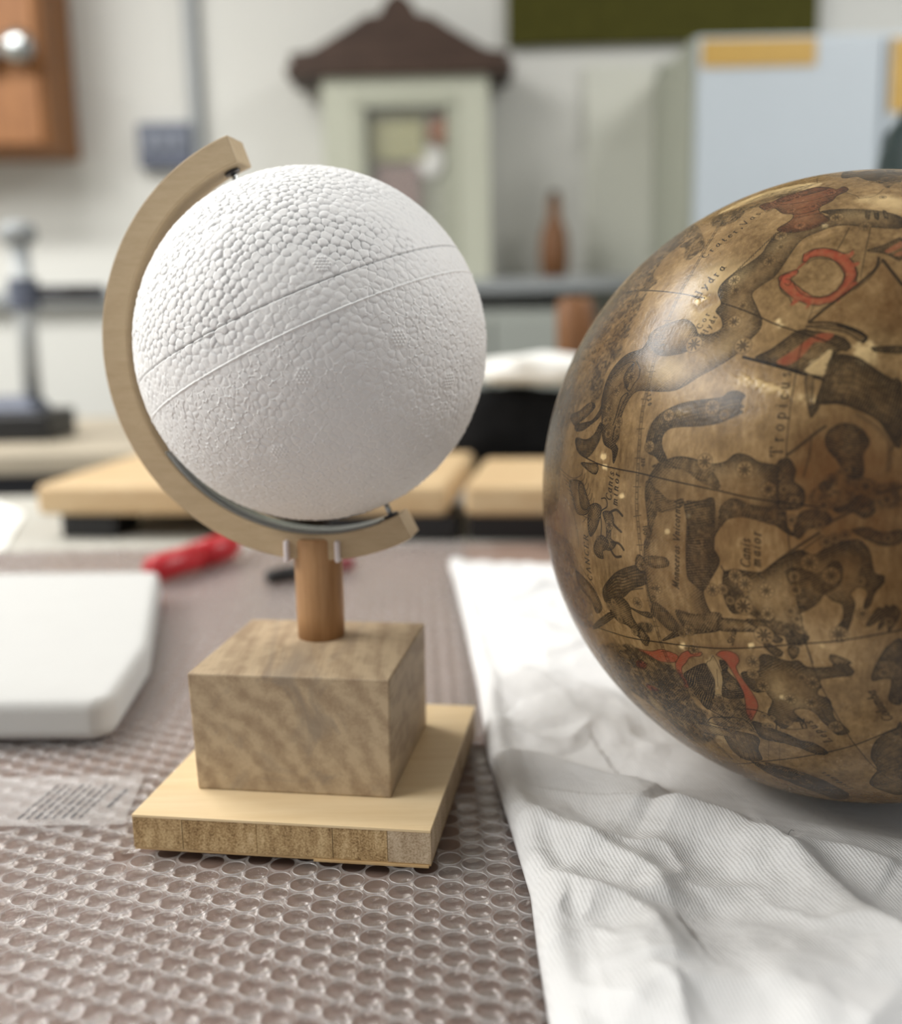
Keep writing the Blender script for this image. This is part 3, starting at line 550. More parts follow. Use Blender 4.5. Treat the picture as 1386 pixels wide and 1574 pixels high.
# ------------------------------------------------------------------ the old celestial globe and its print
AXc = np.array([-.3561302, -.92178525, .15324242]); CRc = np.array([.93280293, -.36038686, 0]); CUc = np.array([.05522655, .14294498, .98818863])
N = 2600; RHO = 1.62
PR = json.loads('''[["W",[[1344,802],[1387,867],[1388,999],[1342,974],[1211,961],[1276,891]],-0.3,10],
["W",[[1197,1229],[1276,1150],[1324,1152],[1393,1212],[1398,1333],[1187,1342]],-0.45,30],
["W",[[1052,1295],[1396,1284],[1406,1461],[1311,1393],[1207,1491],[1126,1454],[1056,1433]],-0.35,40],
["W",[[1205,1421],[1311,1401],[1403,1409],[1411,1542],[1244,1554]],-0.3,40],
["W",[[851,1356],[1054,1323],[1056,1519],[928,1602],[840,1573]],-0.18,30],
["W",[[311,1314],[590,1308],[637,1484],[661,1630],[709,1739],[553,1892],[382,1566]],-0.35,40],
["W",[[535,864],[824,529],[922,648],[774,722],[759,934]],-0.12,20],
["W",[[971,2152],[1125,2043],[1312,2081],[1482,2156],[1493,2265],[1005,2249]],-0.25,30],
["W",[[1011,867],[1012,836],[1059,815],[1003,760],[915,778],[903,878],[975,975]],0.3,14],
["W",[[896,470],[1008,412],[1127,417],[1195,441],[1170,468],[1062,472],[945,484]],0.5,6],
["W",[[1283,586],[1331,564],[1393,587],[1391,651],[1352,629],[1307,595]],0.45,8],
["W",[[1070,1074],[1120,1085],[1190,1112],[1236,1129],[1232,1137],[1175,1117],[1108,1099]],0.55,6],
["W",[[1297,1020],[1333,1011],[1337,1056],[1315,1051]],0.45,6],
["W",[[956,857],[969,858],[974,870],[962,872]],0.75,2],
["W",[[940,865],[954,866],[958,878],[947,880]],0.75,2],
["W",[[1140,947],[1151,946],[1153,956],[1144,958]],0.75,2],
["W",[[1147,958],[1157,958],[1159,967],[1150,969]],0.75,2],
["W",[[722,1238],[741,1237],[745,1247],[728,1250]],0.75,2],
["W",[[730,1265],[749,1263],[752,1272],[735,1276]],0.75,2],
["W",[[793,1333],[810,1330],[812,1339],[798,1343]],0.75,2],
["W",[[979,1370],[991,1367],[993,1376],[982,1379]],0.75,2],
["W",[[925,1407],[939,1404],[940,1413],[929,1417]],0.75,2],
["W",[[948,1681],[962,1675],[963,1686],[950,1693]],0.75,2],
["W",[[1331,1343],[1340,1341],[1342,1349],[1334,1352]],0.75,2],
["W",[[1115,1644],[1126,1640],[1127,1649],[1117,1654]],0.75,2],
["W",[[1178,1768],[1189,1764],[1190,1775],[1180,1781]],0.75,2],
["W",[[1115,1643],[1126,1639],[1127,1649],[1117,1654]],0.75,2],
["W",[[1261,1622],[1271,1619],[1273,1628],[1264,1632]],0.75,2],
["W",[[1216,675],[1228,675],[1230,690],[1220,693]],0.75,2],
["W",[[1224,1128],[1234,1126],[1235,1134],[1227,1137]],0.75,2],
["W",[[934,857],[984,853],[1005,880],[983,890],[961,904],[942,886]],-0.25,3],
["M",[[907,641],[855,592],[822,602],[796,629],[772,652],[767,680],[761,716],[795,762],[776,774],[770,796],[764,830],[761,859],[745,896],[737,929],[465,834],[492,702],[583,652],[634,538],[700,471],[794,459]],0.62],
["M",[[861,596],[905,640],[918,680],[897,704],[882,713],[860,693],[845,645],[817,622]],0.75],
["M",[[738,889],[730,923],[743,969],[727,988],[706,1003],[693,1030],[699,1060],[689,1091],[663,1102],[644,1078],[632,1034],[627,982],[527,942],[424,915],[453,844],[478,790]],0.66],
["M",[[625,977],[634,1030],[644,1078],[587,1111],[532,1200],[504,1386],[366,1399],[331,1207],[306,1087],[420,998],[497,928]],0.4],
["F",[[551,1121],[602,1113],[638,1099],[662,1098],[677,1111],[647,1133],[618,1144],[585,1152]],0.4,0.7,0,0,40,0.8,0],
["F",[[589,1152],[639,1150],[674,1146],[697,1124],[702,1110],[705,1138],[666,1159],[631,1171],[596,1168]],0.4,0.7,0,0,40,0.8,0],
["F",[[602,1190],[655,1197],[688,1185],[709,1156],[718,1177],[708,1210],[674,1242],[650,1242],[615,1223]],0.45,0.7,0,0,40,0.8,0],
["F",[[679,1259],[714,1263],[713,1283],[695,1286],[640,1259]],0.3,0.7,0,0,40,0.8,0],
["L",[[519,1272],[597,1298],[643,1290],[651,1273]],1.6,0.7,1,0],
["L",[[534,1287],[608,1311],[653,1303],[661,1286]],1.6,0.7,1,0],
["L",[[548,1301],[618,1324],[662,1316],[670,1299]],1.6,0.7,1,0],
["L",[[561,1314],[628,1337],[671,1328],[678,1311]],1.6,0.7,1,0],
["L",[[573,1328],[637,1350],[679,1341],[687,1324]],1.6,0.7,1,0],
["L",[[584,1341],[646,1363],[687,1353],[695,1336]],1.6,0.7,1,0],
["L",[[595,1355],[655,1375],[695,1366],[703,1348]],1.6,0.7,1,0],
["L",[[605,1368],[663,1388],[702,1378],[710,1361]],1.6,0.7,1,0],
["L",[[614,1380],[671,1400],[710,1390],[718,1373]],1.6,0.7,1,0],
["F",[[583,1308],[644,1307],[670,1337],[679,1370],[670,1391],[626,1392],[606,1357]],0.15,0.6,0,0,70,0.8,0],
["F",[[682,1373],[709,1360],[732,1370],[724,1400],[707,1429],[683,1448],[674,1418]],0.35,0.7,0,0,40,0.8,0],
["F",[[632,1308],[658,1324],[687,1372],[646,1375]],0.3,0.6,0,0,40,0.8,0],
["L",[[626,1328],[658,1358],[670,1395],[651,1414]],1.6,0.7,1,0],
["L",[[544,1346],[599,1387],[622,1442],[623,1486]],1.8,0.55,1,0],
["L",[[471,1374],[528,1435],[576,1501],[605,1542],[581,1571]],2,0.5,1,0],
["L",[[559,1466],[609,1526],[642,1557],[679,1587],[693,1645]],2,0.55,1,0],
["F",[[592,1560],[650,1578],[681,1601],[699,1643],[668,1669],[647,1634],[601,1606]],0.3,0.6,0,0,40,0.8,0],
["M",[[320,1474],[541,1468],[591,1537],[647,1634],[625,1727],[498,1761],[397,1650]],0.42],
["F",[[1389,704],[1326,700],[1255,686],[1206,705],[1175,725],[1158,759],[1143,797],[1126,833],[1097,856],[1081,875],[1095,908],[1111,943],[1111,967],[1095,988],[1064,1024],[1023,1050],[987,1067],[966,1080],[935,1094],[897,1095],[860,1090],[823,1087],[801,1104],[783,1147],[782,1200],[771,1212],[783,1225],[771,1260],[763,1228],[749,1221],[727,1204],[711,1142],[700,1092],[707,1040],[731,1003],[767,981],[814,975],[827,953],[839,930],[881,919],[920,916],[940,925],[959,945],[970,964],[1003,967],[1025,954],[1018,928],[1002,908],[1012,888],[998,856],[1004,829],[1031,801],[1059,781],[1086,755],[1096,724],[1114,688],[1143,675],[1201,649],[1230,641],[1209,622],[1251,619],[1311,629],[1357,643],[1390,665]],0.16,1.0,-7,-9,55,0.85,0],
["F",[[827,953],[839,930],[881,919],[920,916],[940,925],[959,947],[970,972],[960,997],[921,1008],[866,1000]],0.2,0.8,6,8,30,0.6,0],
["W",[[851,1023],[923,1016],[962,1052],[916,1079],[860,1065]],0.25,10],
["W",[[994,1001],[1044,983],[1071,962],[1062,1008],[1007,1041]],0.2,10],
["W",[[1029,809],[1065,775],[1082,762],[1058,807],[1030,848]],0.22,8],
["W",[[1093,738],[1129,709],[1153,705],[1119,744],[1093,756]],0.22,8],
["W",[[1260,625],[1308,631],[1355,640],[1366,667],[1323,670],[1268,665]],0.2,8],
["F",[[1311,632],[1320,638],[1319,670],[1312,664]],0.7,0.4,0,0,40,0.8,0],
["F",[[1330,633],[1339,639],[1339,674],[1332,666]],0.7,0.4,0,0,40,0.8,0],
["F",[[1350,634],[1359,646],[1360,669],[1353,667]],0.7,0.4,0,0,40,0.8,0],
["L",[[1114,686],[1109,685],[1109,692]],1.5,0.8,1,0],
["L",[[1109,693],[1105,692],[1105,699]],1.5,0.8,1,0],
["L",[[1105,699],[1101,699],[1101,706]],1.5,0.8,1,0],
["L",[[1101,706],[1097,706],[1096,713]],1.5,0.8,1,0],
["L",[[1097,713],[1092,713],[1092,719]],1.5,0.8,1,0],
["L",[[1092,719],[1088,719],[1088,726]],1.5,0.8,1,0],
["L",[[1088,726],[1084,725],[1083,732]],1.5,0.8,1,0],
["L",[[1084,732],[1079,732],[1079,738]],1.5,0.8,1,0],
["L",[[1080,738],[1075,738],[1075,744]],1.5,0.8,1,0],
["L",[[1075,744],[1071,744],[1071,750]],1.5,0.8,1,0],
["L",[[1071,751],[1067,750],[1066,756]],1.5,0.8,1,0],
["L",[[1067,757],[1062,756],[1062,762]],1.5,0.8,1,0],
["L",[[1062,763],[1058,762],[1058,768]],1.5,0.8,1,0],
["L",[[1058,768],[1054,768],[1053,774]],1.5,0.8,1,0],
["L",[[1054,774],[1049,774],[1049,780]],1.5,0.8,1,0],
["L",[[1049,780],[1045,780],[1045,786]],1.5,0.8,1,0],
["L",[[1045,786],[1040,786],[1040,791]],1.5,0.8,1,0],
["L",[[1041,791],[1036,791],[1036,797]],1.5,0.8,1,0],
["L",[[1036,797],[1032,797],[1031,802]],1.5,0.8,1,0],
["L",[[1032,803],[1027,802],[1027,808]],1.5,0.8,1,0],
["L",[[1027,808],[1023,808],[1023,813]],1.5,0.8,1,0],
["L",[[1023,814],[1018,813],[1018,819]],1.5,0.8,1,0],
["L",[[1019,819],[1014,819],[1014,824]],1.5,0.8,1,0],
["L",[[1014,824],[1010,824],[1009,830]],1.5,0.8,1,0],
["L",[[1010,830],[1005,829],[1005,835]],1.5,0.8,1,0],
["L",[[1005,835],[1001,835],[1000,840]],1.5,0.8,1,0],
["L",[[722,1039],[746,1018],[780,1006],[799,1012],[780,1023],[778,1054],[779,1075]],2,0.85,1,0],
["L",[[782,1072],[798,1084],[811,1065],[821,1053],[820,1030],[802,1006]],2.2,0.85,1,0],
["L",[[716,1095],[734,1083],[766,1060]],1.8,0.8,1,0],
["L",[[761,1205],[765,1173],[779,1122],[795,1090],[775,1098],[765,1140],[757,1166]],2.4,0.9,1,0],
["L",[[713,1045],[739,1027],[766,1021]],1.5,0.7,1,0],
["L",[[712,1122],[727,1096]],1.5,0.7,1,0],
["F",[[770,1046],[784,1020],[797,1012],[795,1033],[793,1060],[788,1076]],0.5,0.6,0,0,40,0.8,0],
["F",[[1039,535],[1046,519],[1072,521],[1094,502],[1137,487],[1184,472],[1216,488],[1238,509],[1253,493],[1266,511],[1262,530],[1241,550],[1230,576],[1205,599],[1203,614],[1209,628],[1230,658],[1222,673],[1188,692],[1146,694],[1113,679],[1114,665],[1134,649],[1143,632],[1140,616],[1114,604],[1086,566],[1063,567]],0.28,0.55,3,8,80,0.9,0.4],
["F",[[1084,527],[1094,504],[1137,487],[1185,475],[1216,488],[1201,508],[1150,524],[1111,540]],0.45,0.4,0,0,80,0.8,0.2],
["L",[[1079,536],[1121,559],[1180,559],[1237,537]],1.6,0.85,1,0],
["L",[[1086,566],[1133,595],[1183,587],[1229,569]],1.6,0.7,1,0],
["L",[[1140,616],[1168,621],[1206,609]],2,0.9,1,0],
["L",[[1144,632],[1169,633],[1209,628]],1.4,0.8,1,0],
["L",[[1115,676],[1151,690],[1193,683],[1228,662]],1.4,0.8,1,0],
["M",[[1304,339],[1414,292],[1399,474],[1381,485],[1363,520],[1348,493],[1322,459],[1284,412],[1257,423],[1243,394],[1249,345]],0.85],
["F",[[1243,394],[1250,283],[1282,341],[1315,335],[1358,378],[1322,459],[1284,412],[1257,423]],0.55,0.4,0,0,40,0.8,0],
["M",[[957,493],[1024,441],[1116,442],[1181,439],[1124,490],[1069,506],[1037,530],[961,532]],0.5],
["M",[[884,509],[945,484],[996,530],[992,574],[963,593],[919,582]],0.65],
["L",[[1241,393],[1177,341],[1180,433]],1.3,0.7,1,0],
["L",[[1262,535],[1288,559],[1295,574]],1.5,0.7,1,0],
["L",[[1295,574],[1331,564],[1354,520]],1.3,0.7,1,0],
["P",[[1189,793],[1191,787],[1193,780],[1200,777],[1207,774],[1217,774],[1226,774],[1236,778],[1246,782],[1255,789],[1263,796],[1271,807],[1278,818],[1283,831],[1287,844],[1285,857],[1283,870],[1276,880],[1268,891],[1258,898],[1248,905],[1238,907],[1228,910],[1217,908],[1206,905],[1195,897],[1184,890],[1175,881],[1166,872],[1159,864],[1153,857],[1151,849],[1148,841],[1155,837],[1162,832],[1166,830],[1170,827]],[8.8,12.4,16.1,19.0,22.0,22.7,23.4,22.7,22.0,23.4,24.9,24.9,24.9,24.2,23.4,24.2,24.9,22.0,19.0,18.3,17.6,17.6,17.6,18.3,19.0,21.2,23.4,24.2,24.9,24.2,23.4,22.0,20.5,17.6,14.6,12.4,10.3],0.9],
["R",[[1266,784],[1281,785],[1287,773],[1291,784],[1282,797],[1269,802]],0.8],
["R",[[1286,814],[1303,810],[1301,819],[1289,826]],0.8],
["R",[[1161,882],[1174,901],[1168,917],[1185,908],[1187,895]],0.8],
["R",[[1196,902],[1204,915],[1200,927],[1211,917],[1212,907]],0.8],
["R",[[1253,902],[1261,907],[1262,917],[1267,911],[1266,899]],0.8],
["R",[[1291,865],[1305,869],[1294,875]],0.8],
["R",[[1167,825],[1175,824],[1172,839]],0.8],
["L",[[1191,798],[1187,803],[1177,815],[1171,826]],5,0.3,1,0.75],
["L",[[1189,793],[1190,794]],9,0.1,0,0.6],
["L",[[1169,855],[1180,877],[1197,893],[1222,901],[1245,898],[1263,884],[1273,861],[1274,836],[1262,813],[1245,800],[1222,793],[1203,795],[1193,806]],1.6,0.8,1,0],
["L",[[1139,858],[1145,833],[1161,828]],1.8,0.8,1,0],
["L",[[1139,858],[1147,877],[1165,896],[1171,910]],1.6,0.8,1,0],
["L",[[1190,779],[1206,763],[1226,761],[1251,772],[1271,782],[1290,772]],1.6,0.8,1,0],
["L",[[1293,788],[1285,803],[1302,810]],1.4,0.8,1,0],
["L",[[1294,826],[1298,844],[1293,865]],2.6,0.7,1,0],
["L",[[1152,845],[1160,845],[1165,854],[1159,863],[1151,856]],1.6,0.7,1,0],
["L",[[1341,800],[1336,828],[1316,855],[1294,879],[1264,907],[1235,934],[1210,960]],5,0.75,1,0],
["L",[[1347,809],[1326,852],[1296,885]],2.5,0.6,1,0],
["L",[[1349,806],[1365,835],[1387,873]],6,0.75,1,0],
["L",[[1300,844],[1264,904],[1214,940]],1.3,0.6,1,0],
["L",[[1211,961],[1254,963],[1288,974],[1313,987],[1321,999]],4,0.75,1,0],
["F",[[1206,969],[1257,969],[1293,982],[1321,997],[1316,1008],[1309,1007],[1283,987],[1242,977]],0.1,0.5,0,0,20,0.9,0],
["L",[[1267,969],[1293,979],[1322,997],[1316,1008]],5,0.85,1,0],
["F",[[1108,1035],[1136,1019],[1161,1000],[1181,983],[1199,976],[1217,980],[1258,990],[1284,1002],[1294,1020],[1285,1028],[1270,1028],[1246,1078],[1208,1071],[1152,1051]],0.45,0.6,0,0,60,0.85,0],
["R",[[1152,1046],[1184,1022],[1216,995],[1238,986],[1261,990],[1244,1007],[1224,1006],[1205,1034],[1181,1053],[1166,1054]],0.75],
["W",[[1208,1068],[1234,1041],[1253,1022],[1261,1025],[1254,1053],[1245,1079]],0.5,3],
["F",[[1208,1068],[1234,1041],[1253,1022],[1261,1025],[1254,1053],[1245,1079]],0.02,0.1,0,0,60,0.7,0],
["L",[[1082,1031],[1125,1046],[1166,1060],[1208,1075],[1244,1086],[1286,1100],[1322,1112],[1391,1133]],5,0.85,1,0],
["L",[[1263,1028],[1255,1064],[1246,1091],[1235,1132]],4,0.8,1,0],
["F",[[1261,1036],[1305,1042],[1340,1067],[1369,1088],[1389,1091],[1393,1212],[1378,1212],[1348,1167],[1312,1147],[1276,1137],[1237,1134],[1246,1089]],0.42,0.55,0,0,15,0.6,0],
["L",[[1247,1055],[1296,1053],[1340,1075],[1390,1099]],1.6,0.65,1,0],
["L",[[1246,1068],[1296,1067],[1341,1090],[1390,1114]],1.6,0.65,1,0],
["L",[[1244,1080],[1297,1081],[1341,1105],[1390,1130]],1.6,0.65,1,0],
["L",[[1243,1093],[1298,1094],[1342,1119],[1391,1146]],1.6,0.65,1,0],
["L",[[1242,1105],[1298,1108],[1342,1134],[1391,1161]],1.6,0.65,1,0],
["L",[[1240,1117],[1299,1121],[1343,1148],[1392,1176]],1.6,0.65,1,0],
["L",[[1239,1129],[1299,1134],[1343,1162],[1392,1192]],1.6,0.65,1,0],
["L",[[1263,1039],[1305,1042],[1340,1067],[1371,1088]],4,0.75,1,0],
["L",[[1235,1134],[1275,1134],[1312,1147],[1348,1167],[1380,1202]],4,0.7,1,0],
["F",[[1211,1082],[1226,1080],[1228,1137],[1227,1165],[1219,1137]],0.25,0.5,0,0,40,0.7,0],
["F",[[1222,1142],[1242,1137],[1233,1158],[1227,1165]],0.7,0.3,0,0,40,0.8,0],
["F",[[1331,1020],[1388,1017],[1388,1032],[1336,1028]],0.7,0.3,0,0,40,0.8,0],
["F",[[1317,777],[1349,762],[1373,746],[1389,740],[1387,806],[1354,788]],0.45,0.4,0,0,10,0.8,0],
["R",[[1352,781],[1388,748],[1388,767],[1360,787]],0.55],
["R",[[1370,793],[1388,779],[1388,794]],0.5],
["L",[[1185,1240],[1212,1218],[1235,1197],[1254,1182]],5,0.6,1,0],
["L",[[1230,1203],[1227,1241],[1219,1280]],3,0.45,1,0],
["F",[[1255,1210],[1261,1189],[1282,1176],[1306,1177],[1326,1191],[1336,1213],[1325,1235],[1328,1259],[1325,1279],[1311,1285],[1294,1275],[1281,1250],[1263,1230]],0.5,0.5,6,6,100,0.5,0],
["L",[[1312,1158],[1349,1183],[1371,1213],[1371,1263]],8,0.3,1,0],
["L",[[1374,1225],[1382,1212],[1392,1192]],5,0.5,1,0],
["F",[[1166,1258],[1188,1245],[1204,1270],[1200,1289],[1221,1308],[1217,1341],[1172,1343],[1168,1303]],0.55,0.4,0,0,40,0.8,0],
["F",[[1249,1295],[1273,1281],[1273,1296],[1257,1312]],0.5,0.5,0,0,40,0.5,0],
["M",[[1249,1292],[1293,1263],[1353,1288],[1396,1287],[1398,1333],[1237,1340]],0.45],
["L",[[1354,1308],[1397,1294]],5,0.6,1,0],
["F",[[1044,1119],[999,1122],[959,1126],[924,1136],[894,1152],[876,1175],[868,1206],[872,1233],[897,1245],[912,1259],[927,1251],[917,1233],[910,1215],[913,1195],[929,1182],[958,1179],[990,1179],[1020,1177],[1045,1173],[1061,1166],[1072,1162],[1093,1151],[1082,1145],[1094,1140],[1083,1131],[1095,1118],[1076,1106],[1056,1109]],0.45,0.6,0,0,20,0.8,0],
["L",[[1041,1133],[986,1139],[939,1154],[901,1180],[887,1209]],1.6,0.8,1,0],
["L",[[1042,1142],[987,1148],[940,1161],[902,1186],[887,1215]],1.6,0.8,1,0],
["L",[[1043,1151],[988,1156],[941,1167],[903,1192],[888,1221]],1.6,0.8,1,0],
["L",[[1043,1160],[988,1165],[941,1174],[903,1197],[888,1227]],1.6,0.8,1,0],
["L",[[1040,1127],[1066,1122],[1088,1123]],1.8,0.85,1,0],
["L",[[1041,1137],[1067,1131],[1089,1130]],1.8,0.85,1,0],
["L",[[1042,1147],[1067,1139],[1089,1137]],1.8,0.85,1,0],
["W",[[935,1145],[986,1136],[983,1142],[943,1155]],0.25,4],
["F",[[927,1252],[957,1245],[995,1250],[1020,1260],[1051,1258],[1067,1252],[1080,1240],[1094,1238],[1113,1243],[1132,1254],[1163,1259],[1169,1266],[1175,1348],[1188,1353],[1190,1377],[1208,1398],[1199,1397],[1184,1388],[1163,1376],[1110,1366],[1091,1364],[1072,1373],[1056,1391],[1040,1428],[1056,1461],[1040,1497],[1018,1536],[1034,1583],[1054,1592],[1052,1621],[992,1642],[958,1653],[920,1673],[900,1682],[942,1640],[912,1623],[885,1598],[871,1547],[869,1452],[879,1420],[881,1390],[877,1360],[873,1330],[875,1301],[876,1319],[885,1286],[905,1265]],0.14,0.8,8,-4,50,0.85,0],
["F",[[975,1343],[1012,1338],[1041,1331],[1045,1378],[1044,1434],[1040,1491],[1018,1533],[996,1521],[981,1505],[979,1440],[981,1382]],0.62,0.35,0,0,80,0.6,0],
["F",[[875,1301],[901,1317],[909,1358],[896,1398],[888,1434],[876,1457],[869,1452],[881,1390]],0.5,0.3,0,0,30,0.3,0],
["F",[[903,1317],[936,1339],[972,1335],[969,1352],[937,1365],[906,1364]],0.35,0.4,0,0,70,0.2,0],
["F",[[879,1472],[929,1469],[936,1487],[900,1498],[878,1494]],0.4,0.4,0,0,10,0.1,0],
["F",[[946,1592],[996,1592],[1054,1579],[1053,1614],[1009,1632],[967,1634]],0.45,0.4,0,0,30,0.3,0],
["F",[[886,1584],[915,1591],[953,1630],[927,1650],[889,1624],[875,1613]],0.45,0.4,0,0,20,0.3,0],
["F",[[888,1268],[927,1253],[964,1248],[1005,1256],[1032,1272],[1052,1296],[1053,1312],[1013,1300],[966,1273]],0.42,0.3,0,0,40,0.1,0],
["F",[[1055,1353],[1071,1333],[1090,1329],[1123,1341],[1170,1344],[1188,1353],[1189,1377],[1163,1378],[1110,1366],[1072,1373],[1056,1391]],0.45,0.4,0,0,20,0.5,0],
["F",[[847,1499],[814,1509],[777,1527],[744,1554],[719,1581],[712,1601],[721,1622],[757,1598],[791,1590],[825,1562],[859,1546],[872,1534],[866,1509]],0.4,0.6,0,0,10,0.8,0],
["L",[[862,1506],[830,1515],[799,1528],[771,1531],[731,1571]],1.8,0.85,1,0],
["L",[[862,1514],[829,1523],[798,1536],[770,1540],[730,1577]],1.8,0.85,1,0],
["L",[[861,1522],[828,1531],[797,1545],[769,1550],[729,1583]],1.8,0.85,1,0],
["L",[[861,1530],[828,1539],[796,1553],[768,1559],[728,1589]],1.8,0.85,1,0],
["L",[[860,1538],[827,1547],[795,1562],[766,1568],[727,1595]],1.8,0.85,1,0],
["L",[[859,1546],[826,1555],[794,1570],[765,1578],[725,1602]],1.8,0.85,1,0],
["L",[[858,1554],[825,1564],[792,1579],[763,1588],[724,1608]],1.8,0.85,1,0],
["F",[[722,1618],[736,1648],[757,1666],[794,1670],[813,1688],[837,1700],[847,1713],[860,1686],[835,1667],[814,1639],[810,1611],[790,1594],[757,1598]],0.35,0.7,0,0,60,0.85,0],
["F",[[744,1646],[724,1652],[646,1710],[625,1736],[663,1717],[741,1661]],0.4,0.5,0,0,60,0.8,0],
["F",[[841,1500],[849,1473],[864,1476],[873,1495],[858,1513]],0.3,0.6,0,0,40,0.8,0],
["F",[[809,1614],[849,1626],[877,1627],[871,1614],[843,1617]],0.5,0.4,0,0,40,0.8,0],
["M",[[828,1653],[871,1642],[876,1663],[841,1676]],0.7],
["F",[[835,1663],[852,1684],[851,1711],[835,1709],[827,1684]],0.4,0.6,0,0,40,0.8,0],
["L",[[732,1347],[748,1346],[753,1365],[729,1381],[731,1413],[726,1447]],2.6,0.85,1,0],
["F",[[737,1381],[767,1378],[776,1399],[766,1422],[765,1445],[783,1453],[764,1472],[744,1474],[736,1459],[747,1441],[748,1411]],0.35,0.6,0,0,40,0.8,0],
["F",[[694,1482],[705,1456],[732,1439],[755,1456],[744,1474],[729,1480],[732,1499],[706,1498]],0.35,0.65,0,0,40,0.8,0],
["L",[[760,1381],[785,1371],[805,1384]],5,0.75,1,0],
["L",[[760,1381],[785,1371],[805,1384]],2.4,0.1,1,0],
["L",[[772,1405],[785,1414],[800,1423]],5,0.75,1,0],
["L",[[772,1405],[785,1414],[800,1423]],2.4,0.1,1,0],
["L",[[765,1452],[792,1453],[806,1466]],5,0.75,1,0],
["L",[[765,1452],[792,1453],[806,1466]],2.4,0.1,1,0],
["L",[[759,1469],[776,1487],[796,1484]],5,0.75,1,0],
["L",[[759,1469],[776,1487],[796,1484]],2.4,0.1,1,0],
["F",[[1065,1483],[1059,1472],[1068,1485],[1085,1477],[1112,1478],[1142,1478],[1155,1468],[1178,1450],[1198,1435],[1220,1425],[1245,1434],[1276,1408],[1302,1402],[1326,1400],[1343,1417],[1351,1443],[1357,1464],[1374,1467],[1375,1480],[1359,1503],[1351,1531],[1340,1541],[1343,1518],[1347,1502],[1330,1492],[1314,1509],[1324,1525],[1321,1553],[1315,1579],[1306,1602],[1286,1603],[1290,1585],[1302,1566],[1304,1543],[1300,1530],[1283,1525],[1270,1513],[1265,1510],[1253,1534],[1229,1553],[1219,1557],[1209,1588],[1217,1602],[1240,1608],[1230,1624],[1199,1632],[1193,1614],[1166,1608],[1150,1589],[1118,1570],[1083,1575],[1067,1547],[1062,1518]],0.18,0.85,-6,-8,60,0.8,0],
["F",[[1191,1470],[1216,1460],[1254,1470],[1280,1442],[1297,1451],[1296,1489],[1268,1513],[1253,1534],[1224,1554],[1208,1516]],0.5,0.4,0,0,60,0.2,0],
["F",[[1312,1406],[1330,1405],[1346,1428],[1355,1461],[1344,1491],[1327,1471],[1334,1439]],0.5,0.35,0,0,80,0.2,0],
["M",[[1062,1489],[1090,1480],[1123,1488],[1121,1540],[1148,1566],[1188,1575],[1209,1597],[1166,1605],[1112,1571],[1072,1561]],0.7],
["L",[[1160,1465],[1186,1441],[1220,1414],[1253,1389]],4,0.7,1,0],
["L",[[1160,1465],[1196,1448],[1230,1419],[1258,1394]],2.5,0.6,1,0],
["F",[[1204,1389],[1213,1355],[1237,1343],[1261,1345],[1276,1364],[1258,1378],[1234,1382],[1215,1404]],0.45,0.5,0,0,40,0.4,0],
["F",[[1275,1339],[1299,1333],[1321,1312],[1345,1321],[1351,1343],[1333,1357],[1309,1345],[1285,1349]],0.5,0.4,0,0,40,0.4,0],
["L",[[1276,1364],[1304,1348],[1332,1331]],4,0.6,1,0],
["F",[[1310,1381],[1338,1374],[1369,1383],[1401,1376],[1402,1399],[1373,1408],[1342,1399],[1320,1388]],0.4,0.5,0,0,40,0.5,0],
["F",[[1346,1574],[1363,1567],[1378,1541],[1366,1533]],0.5,0.4,0,0,40,0.6,0],
["F",[[1369,1581],[1384,1560],[1392,1532],[1380,1527]],0.5,0.4,0,0,40,0.6,0],
["F",[[1388,1583],[1402,1562],[1407,1539],[1392,1526]],0.5,0.4,0,0,40,0.6,0],
["F",[[1053,1595],[1089,1589],[1139,1591],[1150,1608],[1111,1614],[1052,1621]],0.35,0.6,0,0,40,0.8,0],
["F",[[1112,1586],[1148,1587],[1166,1608],[1188,1621],[1174,1632],[1147,1611]],0.35,0.6,0,0,40,0.8,0],
["F",[[1147,1629],[1166,1639],[1188,1652],[1185,1662],[1171,1664],[1152,1648]],0.4,0.6,0,0,40,0.8,0],
["F",[[1199,1637],[1220,1638],[1217,1657],[1207,1667],[1200,1656]],0.4,0.6,0,0,40,0.8,0],
["M",[[1193,1587],[1209,1582],[1232,1588],[1235,1627],[1199,1632]],0.9],
["F",[[1138,1673],[1152,1663],[1171,1667],[1199,1673],[1220,1668],[1231,1679],[1247,1682],[1288,1674],[1290,1663],[1284,1650],[1298,1650],[1319,1667],[1330,1682],[1325,1693],[1299,1698],[1263,1711],[1267,1730],[1260,1738],[1260,1753],[1283,1760],[1290,1786],[1295,1813],[1312,1831],[1329,1854],[1305,1868],[1288,1848],[1271,1829],[1254,1804],[1231,1796],[1208,1809],[1231,1837],[1219,1840],[1208,1843],[1183,1872],[1152,1835],[1159,1804],[1163,1787],[1154,1773],[1149,1763],[1122,1770],[1095,1726],[1113,1716],[1137,1708]],0.18,0.85,-5,-9,55,0.85,0],
["W",[[1159,1724],[1184,1727],[1186,1774],[1163,1775]],0.25,8],
["W",[[1234,1691],[1286,1690],[1320,1686],[1289,1696],[1247,1699]],0.2,5],
["W",[[1198,1764],[1231,1781],[1231,1796],[1209,1797]],0.25,8],
["L",[[1217,1828],[1231,1837],[1237,1858]],2.4,0.9,1,0],
["L",[[1222,1839],[1228,1860]],2.4,0.9,1,0],
["L",[[1231,1829],[1228,1847]],2.4,0.9,1,0],
["L",[[1177,1873],[1207,1870],[1234,1859]],1.6,0.8,1,0],
["L",[[1267,1786],[1276,1812],[1290,1834]],2,0.8,1,0],
